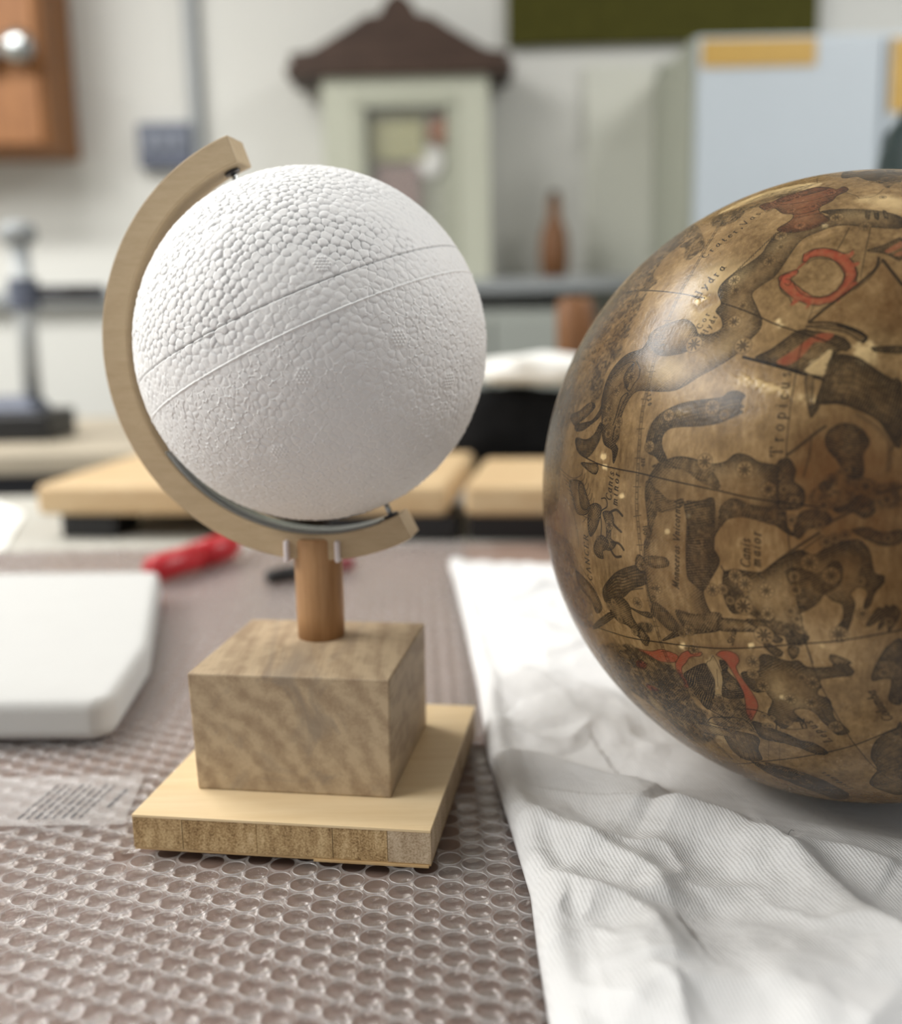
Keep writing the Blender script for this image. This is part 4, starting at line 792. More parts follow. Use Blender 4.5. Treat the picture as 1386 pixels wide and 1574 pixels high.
["R",[[814,1734],[860,1725],[892,1710],[921,1710],[939,1715],[931,1734],[908,1744],[878,1749],[845,1741]],0.8],
["L",[[814,1734],[860,1725],[892,1710],[921,1710],[939,1715],[931,1734],[908,1744],[878,1749],[845,1741],[814,1734]],1.5,0.7,1,0],
["R",[[950,1705],[969,1693],[975,1700],[1004,1688],[1000,1700],[974,1709],[958,1731],[945,1749],[945,1772],[956,1791],[954,1809],[942,1812],[943,1788],[929,1766],[929,1740]],0.8],
["L",[[950,1705],[969,1693],[975,1700],[1004,1688],[1000,1700],[974,1709],[958,1731],[945,1749],[945,1772],[956,1791],[954,1809],[942,1812],[943,1788],[929,1766],[929,1740],[950,1705]],1.5,0.7,1,0],
["R",[[1039,1687],[1049,1676],[1068,1670],[1088,1676],[1093,1692],[1085,1708],[1089,1725],[1105,1751],[1121,1781],[1129,1812],[1117,1850],[1107,1867],[1099,1838],[1099,1804],[1095,1773],[1076,1728],[1060,1699],[1048,1692]],0.8],
["L",[[1039,1687],[1049,1676],[1068,1670],[1088,1676],[1093,1692],[1085,1708],[1089,1725],[1105,1751],[1121,1781],[1129,1812],[1117,1850],[1107,1867],[1099,1838],[1099,1804],[1095,1773],[1076,1728],[1060,1699],[1048,1692],[1039,1687]],1.5,0.7,1,0],
["R",[[798,1777],[826,1769],[834,1778],[814,1798],[793,1796]],0.8],
["L",[[798,1777],[826,1769],[834,1778],[814,1798],[793,1796],[798,1777]],1.5,0.7,1,0],
["R",[[810,1855],[837,1851],[854,1858],[831,1872],[810,1869]],0.8],
["L",[[810,1855],[837,1851],[854,1858],[831,1872],[810,1869],[810,1855]],1.5,0.7,1,0],
["F",[[948,1767],[969,1746],[991,1728],[1016,1719],[1027,1762],[1023,1808],[1005,1863],[989,1858],[976,1833],[957,1807],[953,1789]],0.72,0.35,0,0,20,0.8,0],
["F",[[1013,1717],[1023,1707],[1032,1691],[1036,1697],[1048,1731],[1051,1766],[1044,1802],[1025,1810],[1029,1761]],0.02,0.25,0,0,20,0.9,0],
["L",[[1038,1727],[1036,1777]],1.5,0.7,1,0],
["W",[[1013,1717],[1032,1695],[1048,1731],[1051,1766],[1044,1802],[1025,1810],[1029,1761]],0.2,3],
["F",[[1053,1704],[1064,1727],[1081,1745],[1093,1769],[1095,1796],[1047,1806],[1050,1757]],0.7,0.3,0,0,70,0.8,0],
["F",[[1047,1699],[1060,1699],[1065,1718],[1052,1727]],0.7,0.3,0,0,40,0.8,0],
["L",[[1047,1804],[1070,1801],[1092,1801]],2,0.3,1,0],
["M",[[754,1742],[819,1730],[849,1739],[882,1749],[911,1749],[940,1762],[952,1793],[957,1844],[970,1865],[985,1877],[995,1921],[1007,1967],[954,2038],[903,2062],[870,2029],[824,1973],[763,1943],[709,1932],[682,1858]],0.8],
["M",[[628,1803],[754,1742],[682,1858],[709,1932],[748,2031],[812,2115],[770,2101],[669,2041],[600,1949]],0.45],
["W",[[839,1782],[873,1806],[859,1799]],0.3,3],
["W",[[806,1896],[846,1947],[804,1951]],0.3,5],
["W",[[937,1908],[964,1968],[947,1944]],0.35,4],
["W",[[986,1896],[1019,1940],[1031,1990],[1002,1976]],0.2,6],
["F",[[1112,1870],[1137,1869],[1164,1882],[1194,1891],[1224,1906],[1248,1907],[1272,1922],[1285,1940],[1266,1952],[1230,1938],[1181,1927],[1133,1927],[1121,1910]],0.35,0.8,0,-6,60,0.9,0],
["F",[[1224,1909],[1248,1907],[1272,1922],[1285,1940],[1266,1952],[1230,1938]],0.55,0.35,0,0,40,0.8,0],
["F",[[1028,1927],[1064,1922],[1111,1920],[1123,1936],[1115,1980],[1119,2031],[1073,2058],[1046,2036],[1032,1990]],0.4,0.55,0,0,90,0.9,0],
["L",[[1040,1938],[1045,1977],[1057,2016],[1056,2065]],1.5,0.7,1,0],
["L",[[1057,1935],[1061,1969],[1071,2008],[1071,2055]],1.5,0.7,1,0],
["L",[[1073,1933],[1076,1962],[1085,2001],[1085,2046]],1.5,0.7,1,0],
["L",[[1088,1931],[1090,1955],[1098,1995],[1099,2038]],1.5,0.7,1,0],
["L",[[1103,1929],[1105,1949],[1110,1988],[1112,2031]],1.5,0.7,1,0],
["L",[[1035,1878],[1090,1868],[1113,1898]],2.2,0.85,1,0],
["L",[[1093,1831],[1131,1828],[1166,1845],[1167,1881]],2.2,0.85,1,0],
["L",[[1106,1901],[1143,1924],[1177,1928]],2.2,0.85,1,0],
["L",[[960,1932],[995,1948],[1031,1951]],2.2,0.85,1,0],
["F",[[940,1948],[974,1936],[1028,1927],[1060,1952],[1015,1962],[966,1976]],0.15,0.5,0,0,40,0.8,0],
["M",[[1014,1830],[1046,1815],[1095,1805],[1115,1869],[1086,1908],[1043,1920],[1009,1909]],0.6],
["L",[[986,1852],[1004,1865],[1032,1877],[1041,1882]],2.4,0.9,1,0],
["L",[[991,1912],[1010,1890],[1062,1874]],2.4,0.9,1,0],
["L",[[992,1917],[1022,1918],[1058,1910]],2.4,0.9,1,0],
["F",[[1367,1701],[1367,1675],[1382,1630],[1393,1614],[1419,1604],[1432,1748],[1403,1750],[1405,1698],[1389,1694]],0.45,0.5,0,0,80,0.7,0],
["L",[[1404,1688],[1404,1722],[1404,1748]],1.6,0.7,1,0],
["L",[[1409,1688],[1410,1722],[1410,1748]],1.6,0.7,1,0],
["L",[[1415,1688],[1416,1721],[1417,1748]],1.6,0.7,1,0],
["L",[[1421,1687],[1423,1721],[1423,1747]],1.6,0.7,1,0],
["L",[[1426,1687],[1429,1720],[1429,1747]],1.6,0.7,1,0],
["F",[[1381,1934],[1385,1883],[1405,1849],[1425,1835],[1441,1825],[1482,2131],[1434,2122],[1393,2079],[1391,2038],[1401,1995],[1392,1966]],0.4,0.5,0,0,70,0.8,0],
["L",[[1440,1842],[1417,1861],[1398,1896],[1392,1932]],1.8,0.7,1,0],
["L",[[1443,1869],[1420,1888],[1400,1920],[1394,1951]],1.8,0.7,1,0],
["L",[[1446,1897],[1423,1917],[1402,1945],[1396,1970]],1.8,0.7,1,0],
["L",[[1450,1927],[1426,1947],[1405,1973],[1397,1991]],1.8,0.7,1,0],
["L",[[1454,1960],[1430,1981],[1408,2002],[1399,2013]],1.8,0.7,1,0],
["L",[[1459,1997],[1434,2019],[1411,2036],[1402,2037]],1.8,0.7,1,0],
["L",[[1465,2039],[1439,2063],[1415,2074],[1404,2063]],1.8,0.7,1,0],
["F",[[1088,2057],[1144,2064],[1199,2068],[1259,2074],[1299,2104],[1343,2181],[1316,2259],[1257,2200],[1194,2149],[1131,2117]],0.55,0.4,0,0,30,0.4,0],
["M",[[1125,2043],[1200,2043],[1279,2084],[1342,2167],[1264,2195],[1173,2129]],0.75],
["F",[[1282,1646],[1305,1650],[1324,1662],[1288,1666]],0.4,0.5,0,0,40,0.8,0],
["M",[[1374,1658],[1391,1618],[1416,1607],[1420,1655]],0.5],
["S",1139,524,11.5],
["S",1134,595,11.5],
["S",1187,592,11.5],
["S",1164,670,13.7],
["S",1071,570,9.8],
["S",1075,526,9.2],
["S",1247,654,15.7],
["S",1311,696,13.7],
["S",1124,701,14.7],
["S",1129,741,11.5],
["S",1109,784,15.1],
["S",1033,827,15.1],
["S",1041,857,12.4],
["S",1065,904,11.5],
["S",1051,943,15.7],
["S",1226,526,12.4],
["S",1350,572,8.2],
["S",851,945,11.5],
["S",855,969,11.5],
["S",962,988,20.3],
["S",795,1048,13.7],
["S",752,1078,12.4],
["S",735,1122,13.1],
["S",729,1152,11.5],
["S",745,1150,10.8],
["S",776,1159,12.4],
["S",774,1182,9.8],
["S",744,1186,11.8],
["S",922,1152,13.1],
["S",1025,1139,16.4],
["S",878,1222,13.1],
["S",1018,1255,17.0],
["S",666,1081,9.2],
["S",652,1106,9.2],
["S",645,1321,7.9],
["S",1078,1004,19.0],
["S",1104,1270,17.0],
["S",1053,1156,11.5],
["S",1153,1308,14.7],
["S",1335,1294,13.1],
["S",1373,1320,11.5],
["S",1296,1265,9.8],
["S",760,1410,13.1],
["S",859,1497,13.1],
["S",899,1547,13.7],
["S",837,1596,13.7],
["S",730,1631,9.8],
["S",752,1614,9.8],
["S",766,1659,11.1],
["S",813,1682,10.5],
["S",977,1636,13.7],
["S",957,1649,9.8],
["S",1039,1528,13.7],
["S",983,1688,13.1],
["S",725,1460,9.2],
["S",716,1451,7.9],
["S",806,1658,7.9],
["S",1090,1491,14.7],
["S",1111,1506,16.4],
["S",1063,1524,11.5],
["S",1154,1516,15.7],
["S",1237,1450,17.0],
["S",1209,1480,11.5],
["S",1211,1508,12.4],
["S",1278,1473,17.0],
["S",1107,1556,19.6],
["S",1078,1547,10.5],
["S",1157,1567,13.7],
["S",1203,1555,11.8],
["S",1216,1571,10.5],
["S",1149,1617,20.9],
["S",1297,1597,18.0],
["S",1339,1548,11.8],
["S",1389,1562,9.8],
["S",1266,1406,11.8],
["S",1281,1398,10.5],
["S",1300,1390,9.2],
["S",1371,1319,11.8],
["S",1332,1296,13.7],
["S",1200,1367,10.5],
["S",1204,1329,10.5],
["S",1258,1335,11.8],
["S",1332,1481,9.8],
["S",1377,1393,9.8],
["S",1253,1373,9.8],
["S",1183,1307,9.8],
["S",1124,1688,15.1],
["S",1122,1721,13.1],
["S",1144,1749,15.1],
["S",1202,1775,14.4],
["S",1246,1776,15.1],
["S",1249,1721,15.1],
["S",1226,1711,11.8],
["S",1300,1841,16.4],
["S",1194,1848,11.1],
["S",1388,1680,11.8],
["S",1142,1840,8.8],
["S",1159,1844,8.8],
["S",1142,1874,8.8],
["S",1153,1871,8.8],
["S",1078,1858,9.2],
["S",1056,1834,11.1],
["S",1064,1882,9.2],
["S",1088,1882,9.2],
["S",1055,1923,7.9],
["S",1067,1768,12.4],
["S",1435,1874,10.5],
["S",1106,1903,6.5],
["S",1040,1811,7.2],
["S",984,1688,12.2],
["S",1037,1812,9.1],
["S",1022,1829,7.9],
["S",1054,1834,9.7],
["S",988,1880,7.9],
["S",961,1814,7.9],
["S",941,1833,6.7],
["S",963,1829,6.7],
["S",976,1833,6.7],
["S",956,1849,6.7],
["S",1066,1766,8.5],
["S",966,1909,6.7],
["S",896,1789,6.1],
["S",952,1868,6.1],
["S",813,1786,5.5],
["G",[[934,577],[928,647],[918,717],[905,779],[890,834],[877,901],[867,957],[861,998],[855,1080],[848,1136],[849,1244],[849,1361],[853,1393],[859,1453],[871,1547],[882,1622],[893,1683],[913,1756],[940,1838],[965,1945],[1028,2088]]],
["L",[[626,729],[719,762],[793,792],[889,832],[966,865]],2.4,0.9,1,0],
["L",[[1015,889],[1061,912],[1105,937],[1144,960],[1217,992],[1272,1016]],2.4,0.9,1,0],
["L",[[661,1245],[724,1263],[790,1274],[852,1282],[934,1296],[1053,1315],[1108,1325],[1169,1332],[1252,1339]],2.4,0.9,1,0],
["L",[[464,1753],[669,1719],[790,1706],[892,1690],[965,1680],[1050,1668],[1139,1648],[1219,1628],[1296,1612],[1414,1578]],2.4,0.9,1,0],
["L",[[840,2138],[971,2153],[1127,2035],[1216,1978],[1284,1936],[1341,1899],[1415,1839],[1437,1825]],2.4,0.9,1,0],
["W",[[771,1717],[965,1679],[1050,1668],[1219,1628],[1296,1612]],-0.3,2],
["L",[[1235,1629],[1252,1688],[1275,1747],[1319,1847],[1344,1898],[1401,1995],[1470,2080]],1.6,0.8,1,0],
["L",[[1207,966],[1197,1025],[1192,1082],[1187,1137],[1184,1203],[1184,1242]],1.6,0.8,1,0],
["L",[[1187,1338],[1194,1395],[1204,1461],[1215,1515],[1224,1571],[1235,1627]],1.6,0.8,1,0],
["L",[[1235,1627],[1249,1671]],1.6,0.8,1,0],
["L",[[1323,700],[1314,777],[1306,852]],1.6,0.7,1,0],
["L",[[1277,698],[1264,744],[1255,769]],1.6,0.7,1,0],
["L",[[1218,914],[1212,939],[1208,958]],1.4,0.7,1,0],
["L",[[994,2064],[1126,2035],[1199,2059]],1.3,0.6,1,0],
["L",[[1147,1927],[1138,2022]],1,0.5,1,0],
["L",[[1178,1855],[1163,2070]],1,0.45,1,0],
["L",[[449,1824],[941,1833]],1,0.4,1,0],
["L",[[814,2132],[1028,2088]],1.4,0.6,1,0],
["L",[[1151,1895],[1156,1919],[1174,1926]],1.3,0.7,1,0],
["T","Crater,Vas",[[934,727],[964,690],[1000,653],[1026,614],[1054,581]],22.1,2.0,0.0,1.45,0.9],
["T","Hydra",[[948,864],[964,837],[984,810],[1004,780]],23.0,2.2,0.0,1.5,0.9],
["T","Cor",[[973,951],[990,913]],15.6,1.6,0.0,1.1,0.9],
["T","Hydre",[[987,970],[1002,942],[1014,910]],14.8,1.6,0.0,1.0,0.9],
["T","Canis",[[768,1351],[770,1319],[775,1283]],19.7,2.0,0.25,1.0,0.9],
["T","minor",[[788,1362],[790,1326],[794,1284]],18.9,2.0,0.25,1.0,0.9],
["T","CANCER",[[674,1572],[670,1516],[673,1448]],19.7,1.9,0.15,1.15,0.9],
["T","Monoceros Vnicornis",[[958,1538],[963,1455],[965,1344]],15.6,1.9,0.3,1.0,0.9],
["T","Canis",[[1121,1471],[1120,1411]],19.7,2.0,0.25,1.0,0.9],
["T","maior",[[1142,1467],[1141,1395]],18.9,2.0,0.25,1.0,0.9],
["T","Tropicus",[[1177,1242],[1177,1188],[1181,1127],[1183,1070]],23.8,2.1,0.0,1.7,0.9],
["T","Sirius",[[1080,1655],[1092,1613]],13.9,1.7,0.25,1.0,0.9],
["T","Lepus",[[1295,1893],[1247,1831]],19.7,2.0,0.25,1.05,0.9],
["T","Columba",[[1418,1804],[1394,1767],[1373,1725]],20.5,2.0,0.25,1.1,0.9],
["T","Eridanus",[[1353,2114],[1315,2071],[1278,2032]],13.9,1.8,0.25,1.0,0.9],
["T","130",[[856,1101],[863,1127]],9.8,1.4,0,1,0.9],
["T","100",[[867,1402],[869,1423]],10.7,1.4,0,1,0.9],
["T","140",[[869,958],[871,997]],11.5,1.5,0,1,0.9],
["T","120",[[858,1249],[859,1267]],9.0,1.3,0,1,0.9],
["T","90",[[881,1546],[884,1573]],9.8,1.4,0,1,0.9]]''')
ink = np.zeros((N, N), np.float32); red = np.zeros((N, N), np.float32); wash = np.zeros((N, N), np.float32)
def nfield(cells, seed):
    r = np.random.default_rng(seed).random((cells+2, cells+2)).astype(np.float32); t = np.linspace(0, cells, N, endpoint=False); i = t.astype(int); f = (t-i).astype(np.float32); f = f*f*(3-2*f)
    a = r[i]*(1-f)[:, None]+r[i+1]*f[:, None]; return a[:, i]*(1-f)[None]+a[:, i+1]*f[None]
n_s = nfield(90, 1); n_m = nfield(330, 2); n_f = nfield(1000, 3)
def blur(a, r):
    r = int(r)
    for _ in range(2):
        for axv in (0, 1):
            p = np.pad(a, [(r+1, r) if q == axv else (0, 0) for q in (0, 1)], mode='edge').cumsum(axv, dtype=np.float64)
            n = a.shape[axv]; hi = np.take(p, range(2*r+1, 2*r+1+n), axv); lo = np.take(p, range(0, n), axv); a = ((hi-lo)/(2*r+1)).astype(np.float32)
    return a
def smooth_path(pts, closed=False, step=5):
    P = [np.array(p, float) for p in pts]; n = len(P); out = []
    if n < 3 and not closed: return P
    for i in range(n if closed else n-1):
        a, b, c, d = (P[(i-1) % n], P[i], P[(i+1) % n], P[(i+2) % n]) if closed else (P[max(i-1, 0)], P[i], P[i+1], P[min(i+2, n-1)])
        m = max(1, int(np.hypot(*(c-b))/step))
        for k in range(m):
            t = k/m; out.append(.5*((2*b)+(c-a)*t+(2*a-5*b+4*c-d)*t*t+(3*b-a-3*c+d)*t**3))
    if not closed: out.append(P[-1])
    return out
def window(pts, pad):
    A = np.array(pts); x0 = int(max(A[:, 0].min()-pad, 0)); x1 = int(min(A[:, 0].max()+pad+1, N)); y0 = int(max(A[:, 1].min()-pad, 0)); y1 = int(min(A[:, 1].max()+pad+1, N)); return x0, x1, y0, y1
def mask(pts, pad=14):
    pts = smooth_path(pts, True, 7); x0, x1, y0, y1 = window(pts, pad)
    gx, gy = np.meshgrid(np.arange(x0, x1)+.5, np.arange(y0, y1)+.5); m = np.zeros(gx.shape, bool)
    for (xa, ya), (xb, yb) in zip(pts, pts[1:]+pts[:1]):
        if ya == yb: continue
        lo, hi = sorted((ya, yb)); r0 = int(max(0, math.floor(lo-y0-.5))); r1 = int(min(gy.shape[0], math.ceil(hi-y0+.5)))
        if r1 <= r0: continue
        g = gy[r0:r1]; c = ((ya <= g) != (yb <= g)) & (gx[r0:r1] < (xb-xa)*(g-ya)/(yb-ya)+xa); m[r0:r1] ^= c
    return m.astype(np.float32), (x0, x1, y0, y1), gx, gy, pts
def stroke(arr, pts, w, val, closed=False):
    if closed: pts = list(pts)+[pts[0]]
    for k in range(len(pts)-1):
        (xa, ya), (xb, yb) = pts[k], pts[k+1]; ww = w[k] if isinstance(w, list) else w; h = ww/2+1.2
        x0 = int(max(min(xa, xb)-h, 0)); x1 = int(min(max(xa, xb)+h+2, N)); y0 = int(max(min(ya, yb)-h, 0)); y1 = int(min(max(ya, yb)+h+2, N))
        if x1 <= x0 or y1 <= y0: continue
        gx = np.arange(x0, x1)[None]+.5; gy = np.arange(y0, y1)[:, None]+.5; dx, dy = xb-xa, yb-ya; L2 = dx*dx+dy*dy+1e-9
        t = np.clip(((gx-xa)*dx+(gy-ya)*dy)/L2, 0, 1); d = np.hypot(gx-xa-t*dx, gy-ya-t*dy)
        a = np.clip(ww/2+.6-d, 0, 1)*val; sub = arr[y0:y1, x0:x1]; np.maximum(sub, a, out=sub)
def hatch(gx, gy, ang, per, seed):
    a = math.radians(ang); x0, y0 = int(gx[0, 0]), int(gy[0, 0]); n = n_s[y0:y0+gx.shape[0], x0:x0+gx.shape[1]]; f = n_f[y0:y0+gx.shape[0], x0:x0+gx.shape[1]]
    return np.clip(.5+.5*np.sin(2*PI*(gx*math.cos(a)+gy*math.sin(a))/per+9*n)+.5*(f-.5), 0, 1)
def erase(m, win, amt): x0, x1, y0, y1 = win; ink[y0:y1, x0:x1] *= 1-amt*m
r_ = random.Random(11); extra = []                                   # further figures round the side of the globe turned to the right
for q in range(46):
    th_ = r_.uniform(-1.25, 1.25) if q < 30 else r_.uniform(0, 6.28); rad_ = r_.uniform(560, 1200) if q < 30 else r_.uniform(1120, 1240); x, y = N/2+rad_*math.cos(th_), N/2+rad_*math.sin(th_)
    if x < 1500 and rad_ < 1100: continue
    sz = r_.uniform(45, 100); el = r_.uniform(.4, 1); ro_ = r_.uniform(0, 3.1); pts = []
    for k_ in range(11):
        a = 2*PI*k_/11; d_ = sz*r_.uniform(.55, 1.25); u_, w_ = d_*math.cos(a), d_*el*math.sin(a); pts.append([x+u_*math.cos(ro_)-w_*math.sin(ro_), y+u_*math.sin(ro_)+w_*math.cos(ro_)])
    extra.append(['F', pts, .22, .8, 0, 0, r_.uniform(0, 180), .8, 0])
    for k_ in range(4): extra.append(['S', x+r_.uniform(-.7, .7)*sz, y+r_.uniform(-.5, .5)*sz, r_.uniform(10, 16)])
for q in extra+PR:
    t = q[0]
    if t == 'F':
        _, pts, base, edge, sx, sy, ang, outl, rd = q
        m, win, gx, gy, sp = mask(pts); x0, x1, y0, y1 = win; ext = min(x1-x0, y1-y0); r = max(3, min(26, ext//8)); b = blur(m, r)
        if sx or sy: b = .5*b+.5*np.roll(np.roll(b, int(-sx*1.6), 1), int(-sy*1.6), 0)
        sh = np.clip((1-b)*1.7, 0, 1); hz = hatch(gx, gy, ang, 5.2, 1)*.75+.25*hatch(gx, gy, ang+62, 6.1, 2)
        nn_ = n_m[y0:y1, x0:x1]
        v = m*np.clip(base*(.35+1.5*hz)*(.6+.8*nn_) + edge*sh*(.35+1.1*hz), 0, .95)
        erase(m, win, .8); sub = ink[y0:y1, x0:x1]; np.maximum(sub, v, out=sub); stroke(ink, sp, 2.0, min(1, outl*1.2), True)
        if rd: s2 = red[y0:y1, x0:x1]; np.maximum(s2, m*rd, out=s2)
    elif t == 'M':
        m, win, gx, gy, sp = mask(q[1]); x0, x1, y0, y1 = win; s_ = (slice(y0, y1), slice(x0, x1))
        v = blur(m, 2)*np.clip(q[2]*(.15+1.25*np.clip((n_s[s_]*.35+n_m[s_]*.75)-.15, 0, 1))*(.55+.6*hatch(gx, gy, 35, 5, 3))*(.7+.6*n_f[s_])*1.55, 0, .88)
        sub = ink[s_]; np.maximum(sub, v, out=sub)
    elif t == 'R':
        m, win, gx, gy, sp = mask(q[1]); x0, x1, y0, y1 = win; s_ = (slice(y0, y1), slice(x0, x1)); sub = red[s_]
        np.maximum(sub, blur(m, 1)*q[2]*(.75+.35*n_m[s_]), out=sub); v = m*.22*hatch(gx, gy, 60, 5, 4); erase(m, win, .7); sub = ink[s_]; np.maximum(sub, v, out=sub)
    elif t == 'W':
        r = max(1, int(q[3]*1.5)); m, win, gx, gy, sp = mask(q[1], 14+3*r); x0, x1, y0, y1 = win; s_ = (slice(y0, y1), slice(x0, x1))
        mm = blur(m, r)
        if q[2] > 0 and q[3] < 7: mm = np.clip((mm+.9*(n_m[s_]-.5))*1.3, 0, 1)*np.clip(blur(m, r+3)*2.5, 0, 1)
        wash[s_] += mm*q[2]*(.6+.8*n_s[s_])
        if q[2] > .15: ink[s_] *= 1-.75*mm*min(1, q[2]*1.6)
    elif t == 'L':
        _, pts, w, val, smf = q[:5]; sp = smooth_path(pts) if smf else pts
        if len(q) > 5 and q[5]: stroke(red, sp, w*.92, q[5])
        stroke(ink, sp, w*1.25, min(1, val*1.15))
    elif t == 'P':
        _, pts, ws_, val = q
        for j in range(len(pts)-1): stroke(ink, pts[j:j+2], (ws_[j]+ws_[j+1])/2+5.5, .85)
        core = np.zeros((N, N), np.float32); inner = np.zeros((N, N), np.float32)
        for j in range(len(pts)-1): w_ = (ws_[j]+ws_[j+1])/2; stroke(core, pts[j:j+2], w_, 1); stroke(inner, pts[j:j+2], w_*.45, 1)
        ink[:] = np.where(core > .5, .30*(1-inner)*n_m+.12*n_m, ink); np.maximum(red, core*val*(.62+.5*n_m), out=red)
    elif t == 'G':
        sp = np.array(smooth_path(q[1], False, 4)); tn = np.gradient(sp, axis=0); tn /= np.linalg.norm(tn, axis=1)[:, None]; nr = np.c_[-tn[:, 1], tn[:, 0]]
        for off in (-3.6, 3.6): stroke(ink, [tuple(p) for p in sp+nr*off], 1.5, .85)
        L = np.r_[0, np.cumsum(np.hypot(*np.diff(sp, axis=0).T))]
        for j, s in enumerate(np.arange(0, L[-1], 13.5)):
            k_ = min(int(np.searchsorted(L, s)), len(sp)-1); ln = 11 if j % 5 == 0 else 3.6
            stroke(ink, [tuple(sp[k_]-nr[k_]*ln), tuple(sp[k_]+nr[k_]*ln)], 1.6, .85)
            if j % 2: k2 = min(int(np.searchsorted(L, s+13.5)), len(sp)-1); stroke(ink, [tuple(sp[k_]), tuple(sp[k2])], 3.0, .38)
    elif t == 'S':
        _, x, y, r = q; pts = [(x+r*math.cos(a), y+r*math.sin(a)) for a in np.linspace(0, 2*PI, 22, endpoint=False)]
        m, win, gx, gy, sp = mask(pts, 3); erase(m, win, .72); stroke(ink, sp, 1.5, .72, True)
        for k_ in range(8): a = PI*k_/4+.3; stroke(ink, [(x+r*.22*math.cos(a), y+r*.22*math.sin(a)), (x+r*.72*math.cos(a), y+r*.72*math.sin(a))], max(1.3, r*.16), .92)
        stroke(ink, [(x-.5, y), (x+.5, y)], r*.3, .75)
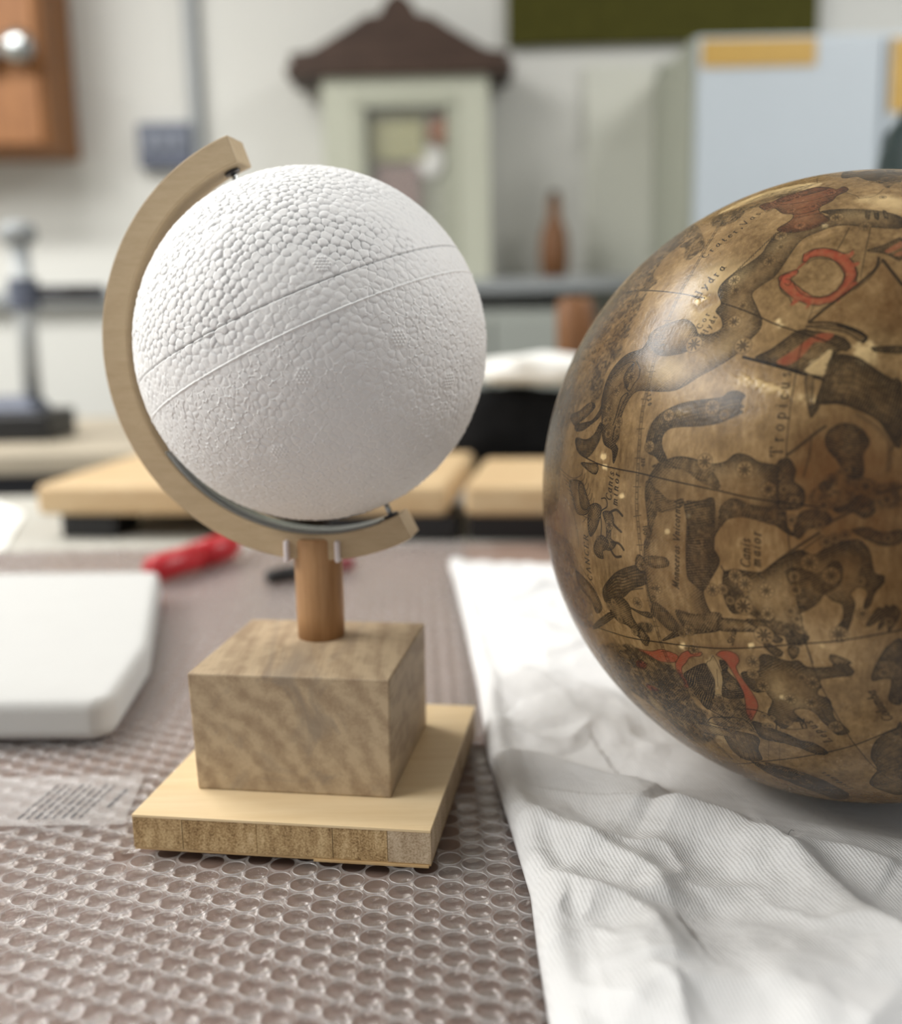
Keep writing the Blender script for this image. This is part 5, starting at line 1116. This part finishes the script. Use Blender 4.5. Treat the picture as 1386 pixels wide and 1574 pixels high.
# lettering: a small set of pen strokes, unit height = capital
GL = {
 'C': (.72, [[(.68,.82),(.5,.98),(.22,.9),(.06,.5),(.2,.1),(.48,.0),(.68,.16)]]), 'r': (.45, [[(.1,.62),(.12,0)],[(.12,.42),(.24,.6),(.42,.58)],[(.02,.0),(.24,.0)]]),
 'a': (.55, [[(.42,.5),(.28,.62),(.08,.42),(.08,.14),(.22,0),(.42,.2)],[(.44,.62),(.42,.12),(.54,.02)]]), 't': (.38, [[(.18,.86),(.15,.14),(.24,.0),(.36,.08)],[(.02,.6),(.34,.6)]]),
 'e': (.5, [[(.06,.32),(.44,.4),(.38,.6),(.2,.6),(.06,.3),(.18,.02),(.44,.12)]]), ',': (.25, [[(.1,.08),(.12,-.04),(.04,-.16)]]),
 'V': (.75, [[(.04,1.0),(.36,0)],[(.36,0),(.70,1.0)],[(-.04,1.0),(.16,1.0)],[(.58,1.0),(.78,1.0)]]), 's': (.42, [[(.36,.52),(.2,.63),(.06,.48),(.2,.33),(.36,.18),(.2,.0),(.04,.1)]]),
 'H': (.85, [[(.12,1.0),(.12,0)],[(.70,1.0),(.70,0)],[(.12,.5),(.70,.5)],[(0,0),(.26,0)],[(0,1.0),(.26,1.0)],[(.58,0),(.84,0)],[(.58,1.0),(.84,1.0)]]),
 'y': (.55, [[(.06,.62),(.26,.05)],[(.5,.62),(.24,-.05),(.06,-.32)]]), 'd': (.56, [[(.42,.5),(.28,.62),(.08,.42),(.08,.14),(.22,0),(.42,.2)],[(.46,1.05),(.42,.1),(.54,.02)]]),
 'o': (.54, [[(.28,.62),(.08,.46),(.06,.18),(.24,0),(.44,.16),(.46,.46),(.28,.62)]]), 'n': (.58, [[(.08,.62),(.1,0)],[(.1,.4),(.26,.62),(.42,.55),(.42,.1),(.52,.02)]]),
 'i': (.27, [[(.1,.62),(.1,.08),(.2,.01)],[(.13,.86),(.15,.88)]]), 'm': (.85, [[(.08,.62),(.1,0)],[(.1,.4),(.24,.62),(.38,.55),(.38,.0)],[(.38,.4),(.54,.62),(.68,.55),(.68,.1),(.78,.02)]]),
 'A': (.8, [[(.06,0),(.4,1.0)],[(.4,1.0),(.72,0)],[(.2,.36),(.58,.36)],[(-.04,0),(.18,0)],[(.6,0),(.82,0)]]), 'N': (.85, [[(.12,0),(.12,1.0)],[(.12,1.0),(.68,0)],[(.68,0),(.68,1.0)],[(0,0),(.24,0)],[(.56,1.0),(.8,1.0)]]),
 'E': (.68, [[(.12,1.0),(.12,0)],[(.12,1.0),(.58,1.0),(.58,.88)],[(.12,.52),(.45,.52)],[(.12,0),(.6,0),(.62,.14)]]), 'R': (.75, [[(.12,1.0),(.12,0)],[(.12,1.0),(.5,.98),(.58,.76),(.46,.54),(.12,.5)],[(.36,.5),(.72,0)],[(0,0),(.24,0)]]),
 'M': (.95, [[(.08,0),(.16,1.0)],[(.16,1.0),(.44,.1)],[(.44,.1),(.74,1.0)],[(.74,1.0),(.8,.0),(.92,.04)],[(-.06,-.06),(.08,0)]]), 'c': (.46, [[(.4,.48),(.24,.62),(.08,.42),(.08,.16),(.22,0),(.42,.12)]]),
 'u': (.58, [[(.08,.62),(.08,.16),(.2,0),(.42,.2)],[(.44,.62),(.42,.1),(.54,.02)]]), ' ': (.35, []), 'T': (.78, [[(.38,1.0),(.38,0)],[(.02,.84),(.04,1.0),(.72,1.0),(.74,.84)],[(.24,0),(.52,0)]]),
 'p': (.56, [[(.1,.62),(.1,-.32)],[(.1,.44),(.28,.62),(.46,.46),(.46,.16),(.28,0),(.1,.16)],[(0,-.32),(.22,-.32)]]), 'S': (.6, [[(.52,.84),(.32,1.0),(.1,.82),(.2,.58),(.46,.4),(.5,.14),(.26,0),(.04,.16)]]),
 'L': (.65, [[(.16,1.0),(.12,0)],[(.02,.02),(.3,.0),(.6,.06),(.62,.16)],[(.04,1.0),(.28,1.0)]]), 'l': (.27, [[(.12,1.05),(.1,.08),(.2,.01)]]), 'b': (.56, [[(.1,1.05),(.1,.1),(.28,0),(.46,.16),(.46,.46),(.28,.62),(.1,.44)]]),
 '1': (.4, [[(.08,.8),(.24,1.0),(.24,0)]]), '3': (.55, [[(.08,.9),(.3,1.0),(.44,.78),(.24,.54),(.48,.3),(.3,0),(.06,.1)]]), '0': (.58, [[(.28,1.0),(.08,.7),(.08,.3),(.28,0),(.48,.3),(.48,.7),(.28,1.0)]]),
 '9': (.55, [[(.46,.72),(.28,1.0),(.08,.76),(.2,.5),(.44,.6),(.48,.75),(.44,.3),(.16,0)]]), '4': (.58, [[(.38,0),(.38,1.0)],[(.38,1.0),(.04,.3)],[(.04,.3),(.56,.3)]]), '2': (.55, [[(.08,.78),(.28,1.0),(.46,.76),(.06,.0)],[(.06,0),(.5,.02)]]),
}
for q in [q for q in PR if q[0] == 'T']:
    _, txt, pts, h, w, slant, spc, val = q
    sp = np.array(smooth_path(pts, False, 2)); L = np.r_[0, np.cumsum(np.hypot(*np.diff(sp, axis=0).T))]
    wid = [GL[c][0] for c in txt]; tot = sum(wid); gap = (L[-1]/h-tot)/max(1, len(txt)-1); x = 0; sc = 1.0
    if gap < -.02: sc = L[-1]/h/tot; gap = 0
    m_rad = np.zeros(0)
    for c, wd in zip(txt, wid):
        for st in GL[c][1]:
            st2 = smooth_path(st, False, .12) if len(st) > 2 else [np.array(s, float) for s in st]; out = []; ws = []
            for (gx_, gy_) in st2:
                s = (x+(gx_+slant*gy_)*sc)*h; s_c = np.clip(s, 0, L[-1]); px = np.interp(s_c, L, sp[:, 0]); py = np.interp(s_c, L, sp[:, 1]); k_ = int(np.clip(np.searchsorted(L, s_c), 1, len(L)-1))
                tx, ty = sp[k_]-sp[k_-1]; n_ = math.hypot(tx, ty)+1e-9; tx /= n_; ty /= n_; ex = s-s_c
                out.append((px+tx*ex+ty*gy_*h, py+ty*ex-tx*gy_*h))
            for (a, b) in zip(st2, st2[1:]):
                dx, dy = b[0]-a[0], b[1]-a[1]; ws.append(w*(.68+.95*abs(dy)/(math.hypot(dx, dy)+1e-9)))
            stroke(ink, out, ws, min(1, val*1.05))
        x += wd*sc+gap
# beyond the photographed side: continue with faint great circles and shaded figures near the rim
img = bpy.data.images.new('celestial_print', N, N, alpha=False, float_buffer=True); img.colorspace_settings.name = 'Non-Color'
buf = np.ones((N, N, 4), np.float32); buf[..., 0] = np.clip(ink, 0, 1)[::-1]; buf[..., 1] = np.clip(red, 0, 1)[::-1]; buf[..., 2] = np.clip(.5+.5*wash, 0, 1)[::-1]
img.pixels.foreach_set(buf.ravel()); img.update(); del buf, n_f, n_m, n_s
k = NT('old_printed_globe'); v = k.coord()
uvn = k.n('ShaderNodeUVMap', _uv_map='chart'); tex = k.n('ShaderNodeTexImage', Vector=uvn.outputs[0], _image=img, _interpolation='Linear', _extension='EXTEND')
sep = k.n('ShaderNodeSeparateColor', Color=tex.outputs[0])
b1 = k.noise(v, 9, 4, .6); b2 = k.noise(v, 55, 5, .65); b3 = k.noise(k.coord(rot=(.3, .5, .2), scale=(1, 1, .3)), 420, 4, .7)
f = k.math('ADD', k.math('MULTIPLY', b1, .35), k.math('ADD', k.math('MULTIPLY', b2, .35), k.math('MULTIPLY', b3, .3)))
paper = k.ramp(f, (.38, lin((88, 67, 41))), (.52, lin((140, 113, 76))), (.65, lin((184, 155, 112))))
ws = k.math('MULTIPLY', k.math('SUBTRACT', sep.outputs[2], .5), 2.0)
paper = k.mix(k.math('MULTIPLY', ws, -1.15, clamp=True), paper, lin((92, 58, 26))); paper = k.mix(k.math('MULTIPLY', ws, 1.2, clamp=True), paper, lin((222, 194, 142)))
redc = k.mix(k.math('MULTIPLY', b2, .8), lin((166, 74, 50)), lin((120, 52, 40)))
col = k.mix(k.math('MULTIPLY', sep.outputs[1], .95, clamp=True), paper, redc)
inkf = k.math('MULTIPLY', sep.outputs[0], k.math('ADD', .78, k.math('MULTIPLY', b3, .45)), clamp=True)
col = k.mix(inkf, col, lin((34, 28, 22)))
p = k.bsdf(Base__Color=col, Roughness=k.math('ADD', .20, k.math('MULTIPLY', b2, .14)), Specular__IOR__Level=.27, Coat__Weight=.0)
hb = k.math('ADD', k.math('MULTIPLY', b2, .5), k.math('ADD', k.math('MULTIPLY', b3, .18), k.math('MULTIPLY', sep.outputs[2], 1.0)))
k.set(p.inputs['Normal'], k.bump(hb, .0009, .5)); MAT['globe'] = k.m
bm = bmesh.new(); bmesh.ops.create_icosphere(bm, subdivisions=7, radius=1.0)
Pg = np.array([v.co[:] for v in bm.verts]); Fg = np.array([[l.vert.index for l in f.loops] for f in bm.faces], np.int32); bm.free(); Pg /= np.linalg.norm(Pg, axis=1)[:, None]
wob = 1 + .0016*lowf(Pg*.5, 5, 21)
wob = np.where(Pg[:, 2] < -.93, 1, wob)
gl = mesh_np('celestial_globe', Pg*(GR*wob)[:, None], Fg, 'globe', None, tuple(GC))
ang = np.arccos(np.clip(Pg@AXc, -1, 1)); cx_, cy_ = Pg@CRc, Pg@CUc; hh = np.hypot(cx_, cy_)+1e-9
uv = np.c_[.5+ang*cx_/hh/(2*RHO), .5+ang*cy_/hh/(2*RHO)].astype(np.float32)
ul = gl.data.uv_layers.new(name='chart'); lv = np.empty(len(gl.data.loops), np.int32); gl.data.loops.foreach_get('vertex_index', lv); ul.data.foreach_set('uv', uv[lv].ravel())
tag(gl, 'old brown celestial globe printed with constellation figures, resting on the white cloth', 'globe')

# ------------------------------------------------------------------ things lying about on the bench
pad = MB(); P4 = [(-.46, .512), (-.183, .503), (-.176, .512), (-.183, .60), (-.228, .79), (-.47, .80)]
pad.prism(P4, .0049, .027); o = pad.build('foam_pad', 'whitefoam', bevel=.007, seg=4); tag(o, 'thick white packing foam pad lying on the bubble wrap at the left', 'foam pad')
mk = thing('marker_pen', (-.222, .880, .0048), 'fat red marker lying on the bubble wrap behind the white foam pad', 'marker')
ax = Vector((.047, .099, 0)).normalized()
MB().lathe([(.0075, 0), (.0115, .003), (.0120, .055), (.0105, .058)], (-.247, .832, .0168), 20, ax).build('barrel', 'red', mk, smooth=True)
q = Vector((-.247, .832, .0168))+ax*.0575; MB().lathe([(.0125, 0), (.0130, .04), (.0095, .052), (.004, .054)], tuple(q), 20, ax).build('cap', 'red', mk, smooth=True)
m2 = thing('slim_marker', (-.12, .845, .0048), 'slim black capped dark red marker lying behind the dowel post', 'marker')
ax2 = Vector((.061, .045, 0)).normalized(); a0 = Vector((-.151, .823, .0112))
MB().lathe([(.004, 0), (.0064, .002), (.0068, .03), (.0066, .032)], tuple(a0), 18, ax2).build('cap', 'blackplastic', m2, smooth=True)
MB().lathe([(.0058, 0), (.0060, .048), (.0052, .050)], tuple(a0+ax2*.031), 18, ax2).build('barrel', 'darkred', m2, smooth=True)
sh = MB().prism([(-.58, 1.30), (-.50, 1.20), (-.44, 1.00), (-.47, .965), (-.60, .97), (-.61, 1.28)], .0002, .003)
tag(sh.build('paper_sheet', 'paper'), 'white paper sheet lying on the far left of the bench', 'paper')
# pine boards
def board(name, corners, z0, z1, label, feet):
    cx_ = sum(c[0] for c in corners)/4; cy_ = sum(c[1] for c in corners)/4
    t = thing(name, (cx_, cy_, 0), label, 'board', 'pale boards across the back of the bench')
    MB().prism(corners, z0, z1).build('board', 'board', t, bevel=.007, seg=3)
    for c, d in feet: MB().box(c, d, -.13).build('foot', 'blackplastic', t, bevel=.002)
    return t
board('wooden_board', [(-.425, 1.052), (-.004, .997), (.030, 1.255), (-.395, 1.315)], .026, .058, 'long pale wooden board on black feet, seen left of and behind the white ball',
    [((-.37, 1.085, .0131), (.06, .06, .0256)), ((-.055, 1.043, .0131), (.13, .07, .0256)), ((-.2, 1.21, .0131), (.3, .06, .0256))])
board('wooden_board', [(.013, .995), (.42, .942), (.446, 1.142), (.040, 1.195)], .026, .058, 'shorter pale wooden board on black feet, between the white ball and the old globe',
    [((.105, 1.022, .0131), (.17, .06, .0256)), ((.36, .99, .0131), (.06, .08, .0256)), ((.2, 1.11, .0131), (.2, .06, .0256))])
tag(MB().box((.150, .955, .0128), (.10, .024, .0255), -.13).build('tool_case', 'blue', bevel=.003), 'small blue plastic case in front of the shorter wooden board', 'case')
tag(MB().box((.19, 1.165, .0004), (1.6, .35, .0007)).build('bench_mat', 'mat'), 'thin light grey mat under the pale boards at the back of the bench', 'mat')
# black bag and white crumpled paper behind the boards
def lump(name, mat, c, rad, seed, amp, label, cat, flat=None, sub=4):
    bm = bmesh.new(); bmesh.ops.create_icosphere(bm, subdivisions=sub, radius=1)
    for v in bm.verts:
        n = noise.fractal(v.co*1.6+Vector((seed, 0, 0)), 1, 2, 3); q = v.co*(1+amp*n); v.co = Vector((q.x*rad[0], q.y*rad[1], max(q.z*rad[2], -rad[2]*.8)))
    me = bpy.data.meshes.new(name); bm.to_mesh(me); bm.free(); me.materials.append(MAT[mat]); me.polygons.foreach_set('use_smooth', [True]*len(me.polygons))
    o = bpy.data.objects.new(name, me); o.location = c; COL.objects.link(o); return tag(o, label, cat)
lump('black_bag', 'black', (.098, 1.284, .066), (.100, .034, .072), 2.0, .16, 'soft black cloth bag behind the shorter wooden board', 'bag')
lump('crumpled_paper', 'paper', (.112, 1.278, .153), (.075, .040, .020), 7.0, .22, 'crumpled white paper on top of the black bag', 'paper')
ml = thing('wooden_mallet', (.162, 1.336, 0), 'brown turned wooden mallet standing upright behind the black bag', 'mallet')
jg = thing('dark_jug', (.597, 1.25, .018), 'large dark teal jug with rounded shoulder behind the top of the old globe', 'jug')
MB().lathe([(.085, -.017), (.092, -.005), (.094, .33), (.092, .37), (.084, .400), (.066, .424), (.040, .440), (.030, .448), (.028, .470)], (.597, 1.25, .018), 40).build('body', 'teal', jg, smooth=True)
MB().lathe([(.033, .458), (.034, .490), (.030, .494)], (.597, 1.25, .018), 28).build('cap', 'blackplastic', jg)
MB().lathe([(.013, .0), (.014, .15), (.013, .19)], (.162, 1.336, 0), 20).build('handle', 'oldbrown', ml, smooth=True)
MB().lathe([(.02, .165), (.024, .175), (.024, .232), (.018, .240)], (.162, 1.336, 0), 24).build('mallet_head', 'oldbrown', ml, smooth=True)

# ------------------------------------------------------------------ along the back wall
sf = thing('wall_shelf', (.1, 2.5, .26), 'grey wall shelf carrying the clock case', 'shelf')
struct(MB().box((-1.45, 2.578, .290), (1.98, .044, .036)).build('trim_4', 'railgrey', bevel=.003))
MB().box((.10, 2.495, .292), (1.1, .205, .030)).build('shelf_board', 'railgrey', sf, bevel=.003)
for bx in (-.36, -.12, .28): MB().slab_xz([(bx-.012, .275), (bx+.012, .275), (bx+.012, .20), (bx-.012, .20)], 2.49, 2.598).build('bracket', 'railgrey', sf)
# clock case with dark pediment
ck = thing('clock_case', (-.085, 2.50, .309), 'pale green clock case with a dark wooden gabled top, on the wall shelf', 'clock')
y0, y1 = 2.44, 2.575; x0, x1, zb_, zt_ = -.268, .103, .309, .765
body = MB(); dz0, dz1, dx0, dx1 = .35, .715, -.198, .032
body.box(((x0+dx0)/2, (y0+y1)/2, (zb_+zt_)/2), (dx0-x0, y1-y0, zt_-zb_)); body.box(((dx1+x1)/2, (y0+y1)/2, (zb_+zt_)/2), (x1-dx1, y1-y0, zt_-zb_))
body.box(((dx0+dx1)/2, (y0+y1)/2, (dz1+zt_)/2), (dx1-dx0, y1-y0, zt_-dz1)); body.box(((dx0+dx1)/2, (y0+y1)/2, (zb_+dz0)/2), (dx1-dx0, y1-y0, dz0-zb_))
body.build('case', 'greenwhite', ck)
MB().box(((dx0+dx1)/2, y0+.05, (dz0+dz1)/2), (dx1-dx0, .01, dz1-dz0)).build('back_panel', 'greenwhite', ck)
fr = MB()
for c, d in ((((dx0+dx1)/2, y0+.004, dz1-.014), (dx1-dx0, .014, .028)), (((dx0+dx1)/2, y0+.004, dz0+.012), (dx1-dx0, .014, .024)), ((dx0+.012, y0+.004, (dz0+dz1)/2), (.024, .014, dz1-dz0-.05)), ((dx1-.012, y0+.004, (dz0+dz1)/2), (.024, .014, dz1-dz0-.05))): fr.box(c, d)
dr = fr.build('door', 'casegreen', ck)
MB().box(((dx0+dx1)/2, y0+.006, (dz0+dz1)/2), (dx1-dx0-.05, .003, dz1-dz0-.05)).build('pane', 'glass', dr)
MB().box((-.105, 2.475, .625), (.125, .012, .095)).build('card', 'dial', ck)
MB().box((-.105, 2.474, .515), (.10, .02, .10)).build('movement', MAT['darkred'] if False else plain('mauve_metal', (140, 122, 116), .5), ck)
MB().lathe([(.004, -.008), (.030, -.005), (.034, 0), (.030, .005), (.004, .008)], (.0, 2.472, .64), 24, (0, -1, 0)).build('bob', 'bob', ck, smooth=True)
MB().lathe([(.030, 0), (.033, .004)], (-.035, 2.480, .575), 24, (0, -1, 0)).build('dial', 'paper', ck)
pedi = [(-.332, .768), (-.335, .800), (-.285, .806), (-.205, .850), (-.165, .875), (-.135, .878), (-.120, .905), (-.093, .925), (-.066, .905), (-.050, .878), (-.020, .873), (.020, .848), (.098, .803), (.150, .796), (.147, .764)]
MB().slab_xz(pedi, 2.425, 2.585).build('pediment', 'mahogany', ck, bevel=.004)
MB().box((-.0925, 2.50, .764), (.50, .165, .022)).build('cornice', 'mahogany', ck, bevel=.004)
vs = thing('wooden_bottle', (.251, 2.47, .309), 'small brown turned wooden bottle on the grey wall shelf', 'bottle')
MB().lathe([(.020, .309), (.031, .315), (.034, .36), (.030, .41), (.016, .445), (.013, .468), (.018, .476), (.012, .486)], (.251, 2.47, 0), 28).build('body', 'oldbrown', vs, smooth=True)
MB().lathe([(.010, .486), (.014, .492), (.009, .503)], (.251, 2.47, 0), 18).build('stopper', 'mahogany', vs, smooth=True)
# lower cabinet on the right under the shelf
gcab = thing('grey_cabinet', (.10, 2.47, -.9), 'grey-green metal cabinet standing under the wall shelf', 'cabinet')
MB().box((.10, 2.475, -.332), (.44, .24, 1.136)).build('body', 'greycab', gcab, bevel=.004)
for dx in (-.105, .105): d = MB().box((.10+dx, 2.350, -.33), (.204, .012, 1.10)).build('door', 'greycab', gcab, bevel=.003); MB().box((.10+dx*.25, 2.340, .02), (.012, .012, .1)).build('handle', 'steel', d)
# wooden wall cupboard top left
cp = thing('wall_cupboard', (-1.15, 2.5, .6), 'orange-brown wooden wall cupboard with round metal knobs at the upper left', 'cupboard')
MB().box((-1.165, 2.505, 1.0), (.60, .19, .78)).build('body', 'brown_wood', cp, bevel=.004)
for x, w in ((-1.022, .296), (-1.318, .286)):
    d = MB().box((x, 2.404, 1.0), (w-.006, .016, .765)).build('door', 'brown_wood', cp, bevel=.003)
    kx = x+(.128 if x < -1.2 else -.10); kx = -.905 if x > -1.2 else -1.20
    MB().lathe([(.008, 0), (.010, .014), (.030, .020), (.036, .030), (.028, .042), (.006, .046)], (kx if x > -1.2 else -1.205, 2.396, .812), 24, (0, -1, 0)).build('knob', 'steel', d, smooth=True)
d = MB().lathe([(.008, 0), (.010, .014), (.024, .020), (.030, .030), (.022, .040), (.006, .044)], (-.975, 2.396, .80), 24, (0, -1, 0)).build('lock', 'steel', cp, smooth=True)
sg = thing('switch_panel', (-.655, 2.58, .585), 'small slate-blue wall panel beside the grey pipe, above the left of the ball', 'panel')
MB().box((-.655, 2.582, .637), (.128, .034, .102)).build('box', 'slate', sg, bevel=.006)
for k_ in range(3): MB().box((-.690+k_*.035, 2.562, .645), (.022, .010, .040)).build('switch', 'slatelight', sg, bevel=.002)
ob = thing('pin_board', (.515, 2.58, .84), 'dark olive green felt board high on the back wall', 'board')
MB().box((.515, 2.586, 1.19), (.72, .022, .69)).build('felt', 'olive', ob)
wc = thing('white_cabinet', (.88, 2.3, -.9), 'tall bluish white metal cabinet with yellow tape at the right rear', 'cabinet')
MB().box((.885, 2.395, -.067), (.75, .36, 1.666)).build('body', 'enamel', wc, bevel=.006)
for x, w in ((.697, .368), (1.073, .368)):
    d = MB().box((x, 2.207, -.06), (w, .016, 1.63)).build('door', 'enamel', wc, bevel=.004)
    MB().box((.86 if x < .8 else .91, 2.193, .1), (.012, .014, .12)).build('handle', 'steel', d)
MB().box((.506, 2.395, -.067), (.008, .355, 1.655)).build('shaded_side_panel', 'pillar', wc)  # cabinet side in a darker colour, its shade painted in
o = MB().box((.631, 2.1975, .728), (.228, .003, .052)).build('tape_label', 'yellow', wc); o['label'] = 'yellow tape label'
o = MB().box((.98, 2.1975, .680), (.17, .003, .14)).build('tape_label', 'yellow', wc); o['label'] = 'yellow label'
# black column stand on the side bench
ms = thing('column_stand', (-.64, 1.62, .05), 'black based column stand with a grey arm, on the side bench', 'stand')
MB().box((-.675, 1.60, .072), (.165, .12, .044)).build('base', 'blackplastic', ms, bevel=.006)
MB().box((-.668, 1.60, .104), (.10, .08, .022), 0, .7).build('plinth', 'slate', ms, bevel=.004)
MB().lathe([(.014, .112), (.014, .34)], (-.635, 1.60, 0), 20).build('column', 'paleplastic', ms, smooth=True)
MB().tube([(-.635, 1.60, .268), (-.52, 1.62, .268)], .012, 12).build('arm', 'darksteel', ms, smooth=True)
MB().lathe([(.012, .336), (.026, .345), (.026, .365), (.012, .374)], (-.635, 1.60, 0), 20).build('knob', 'railgrey', ms, smooth=True)
MB().lathe([(.022, .245), (.022, .29)], (-.635, 1.60, 0), 20).build('collar', 'slate', ms)
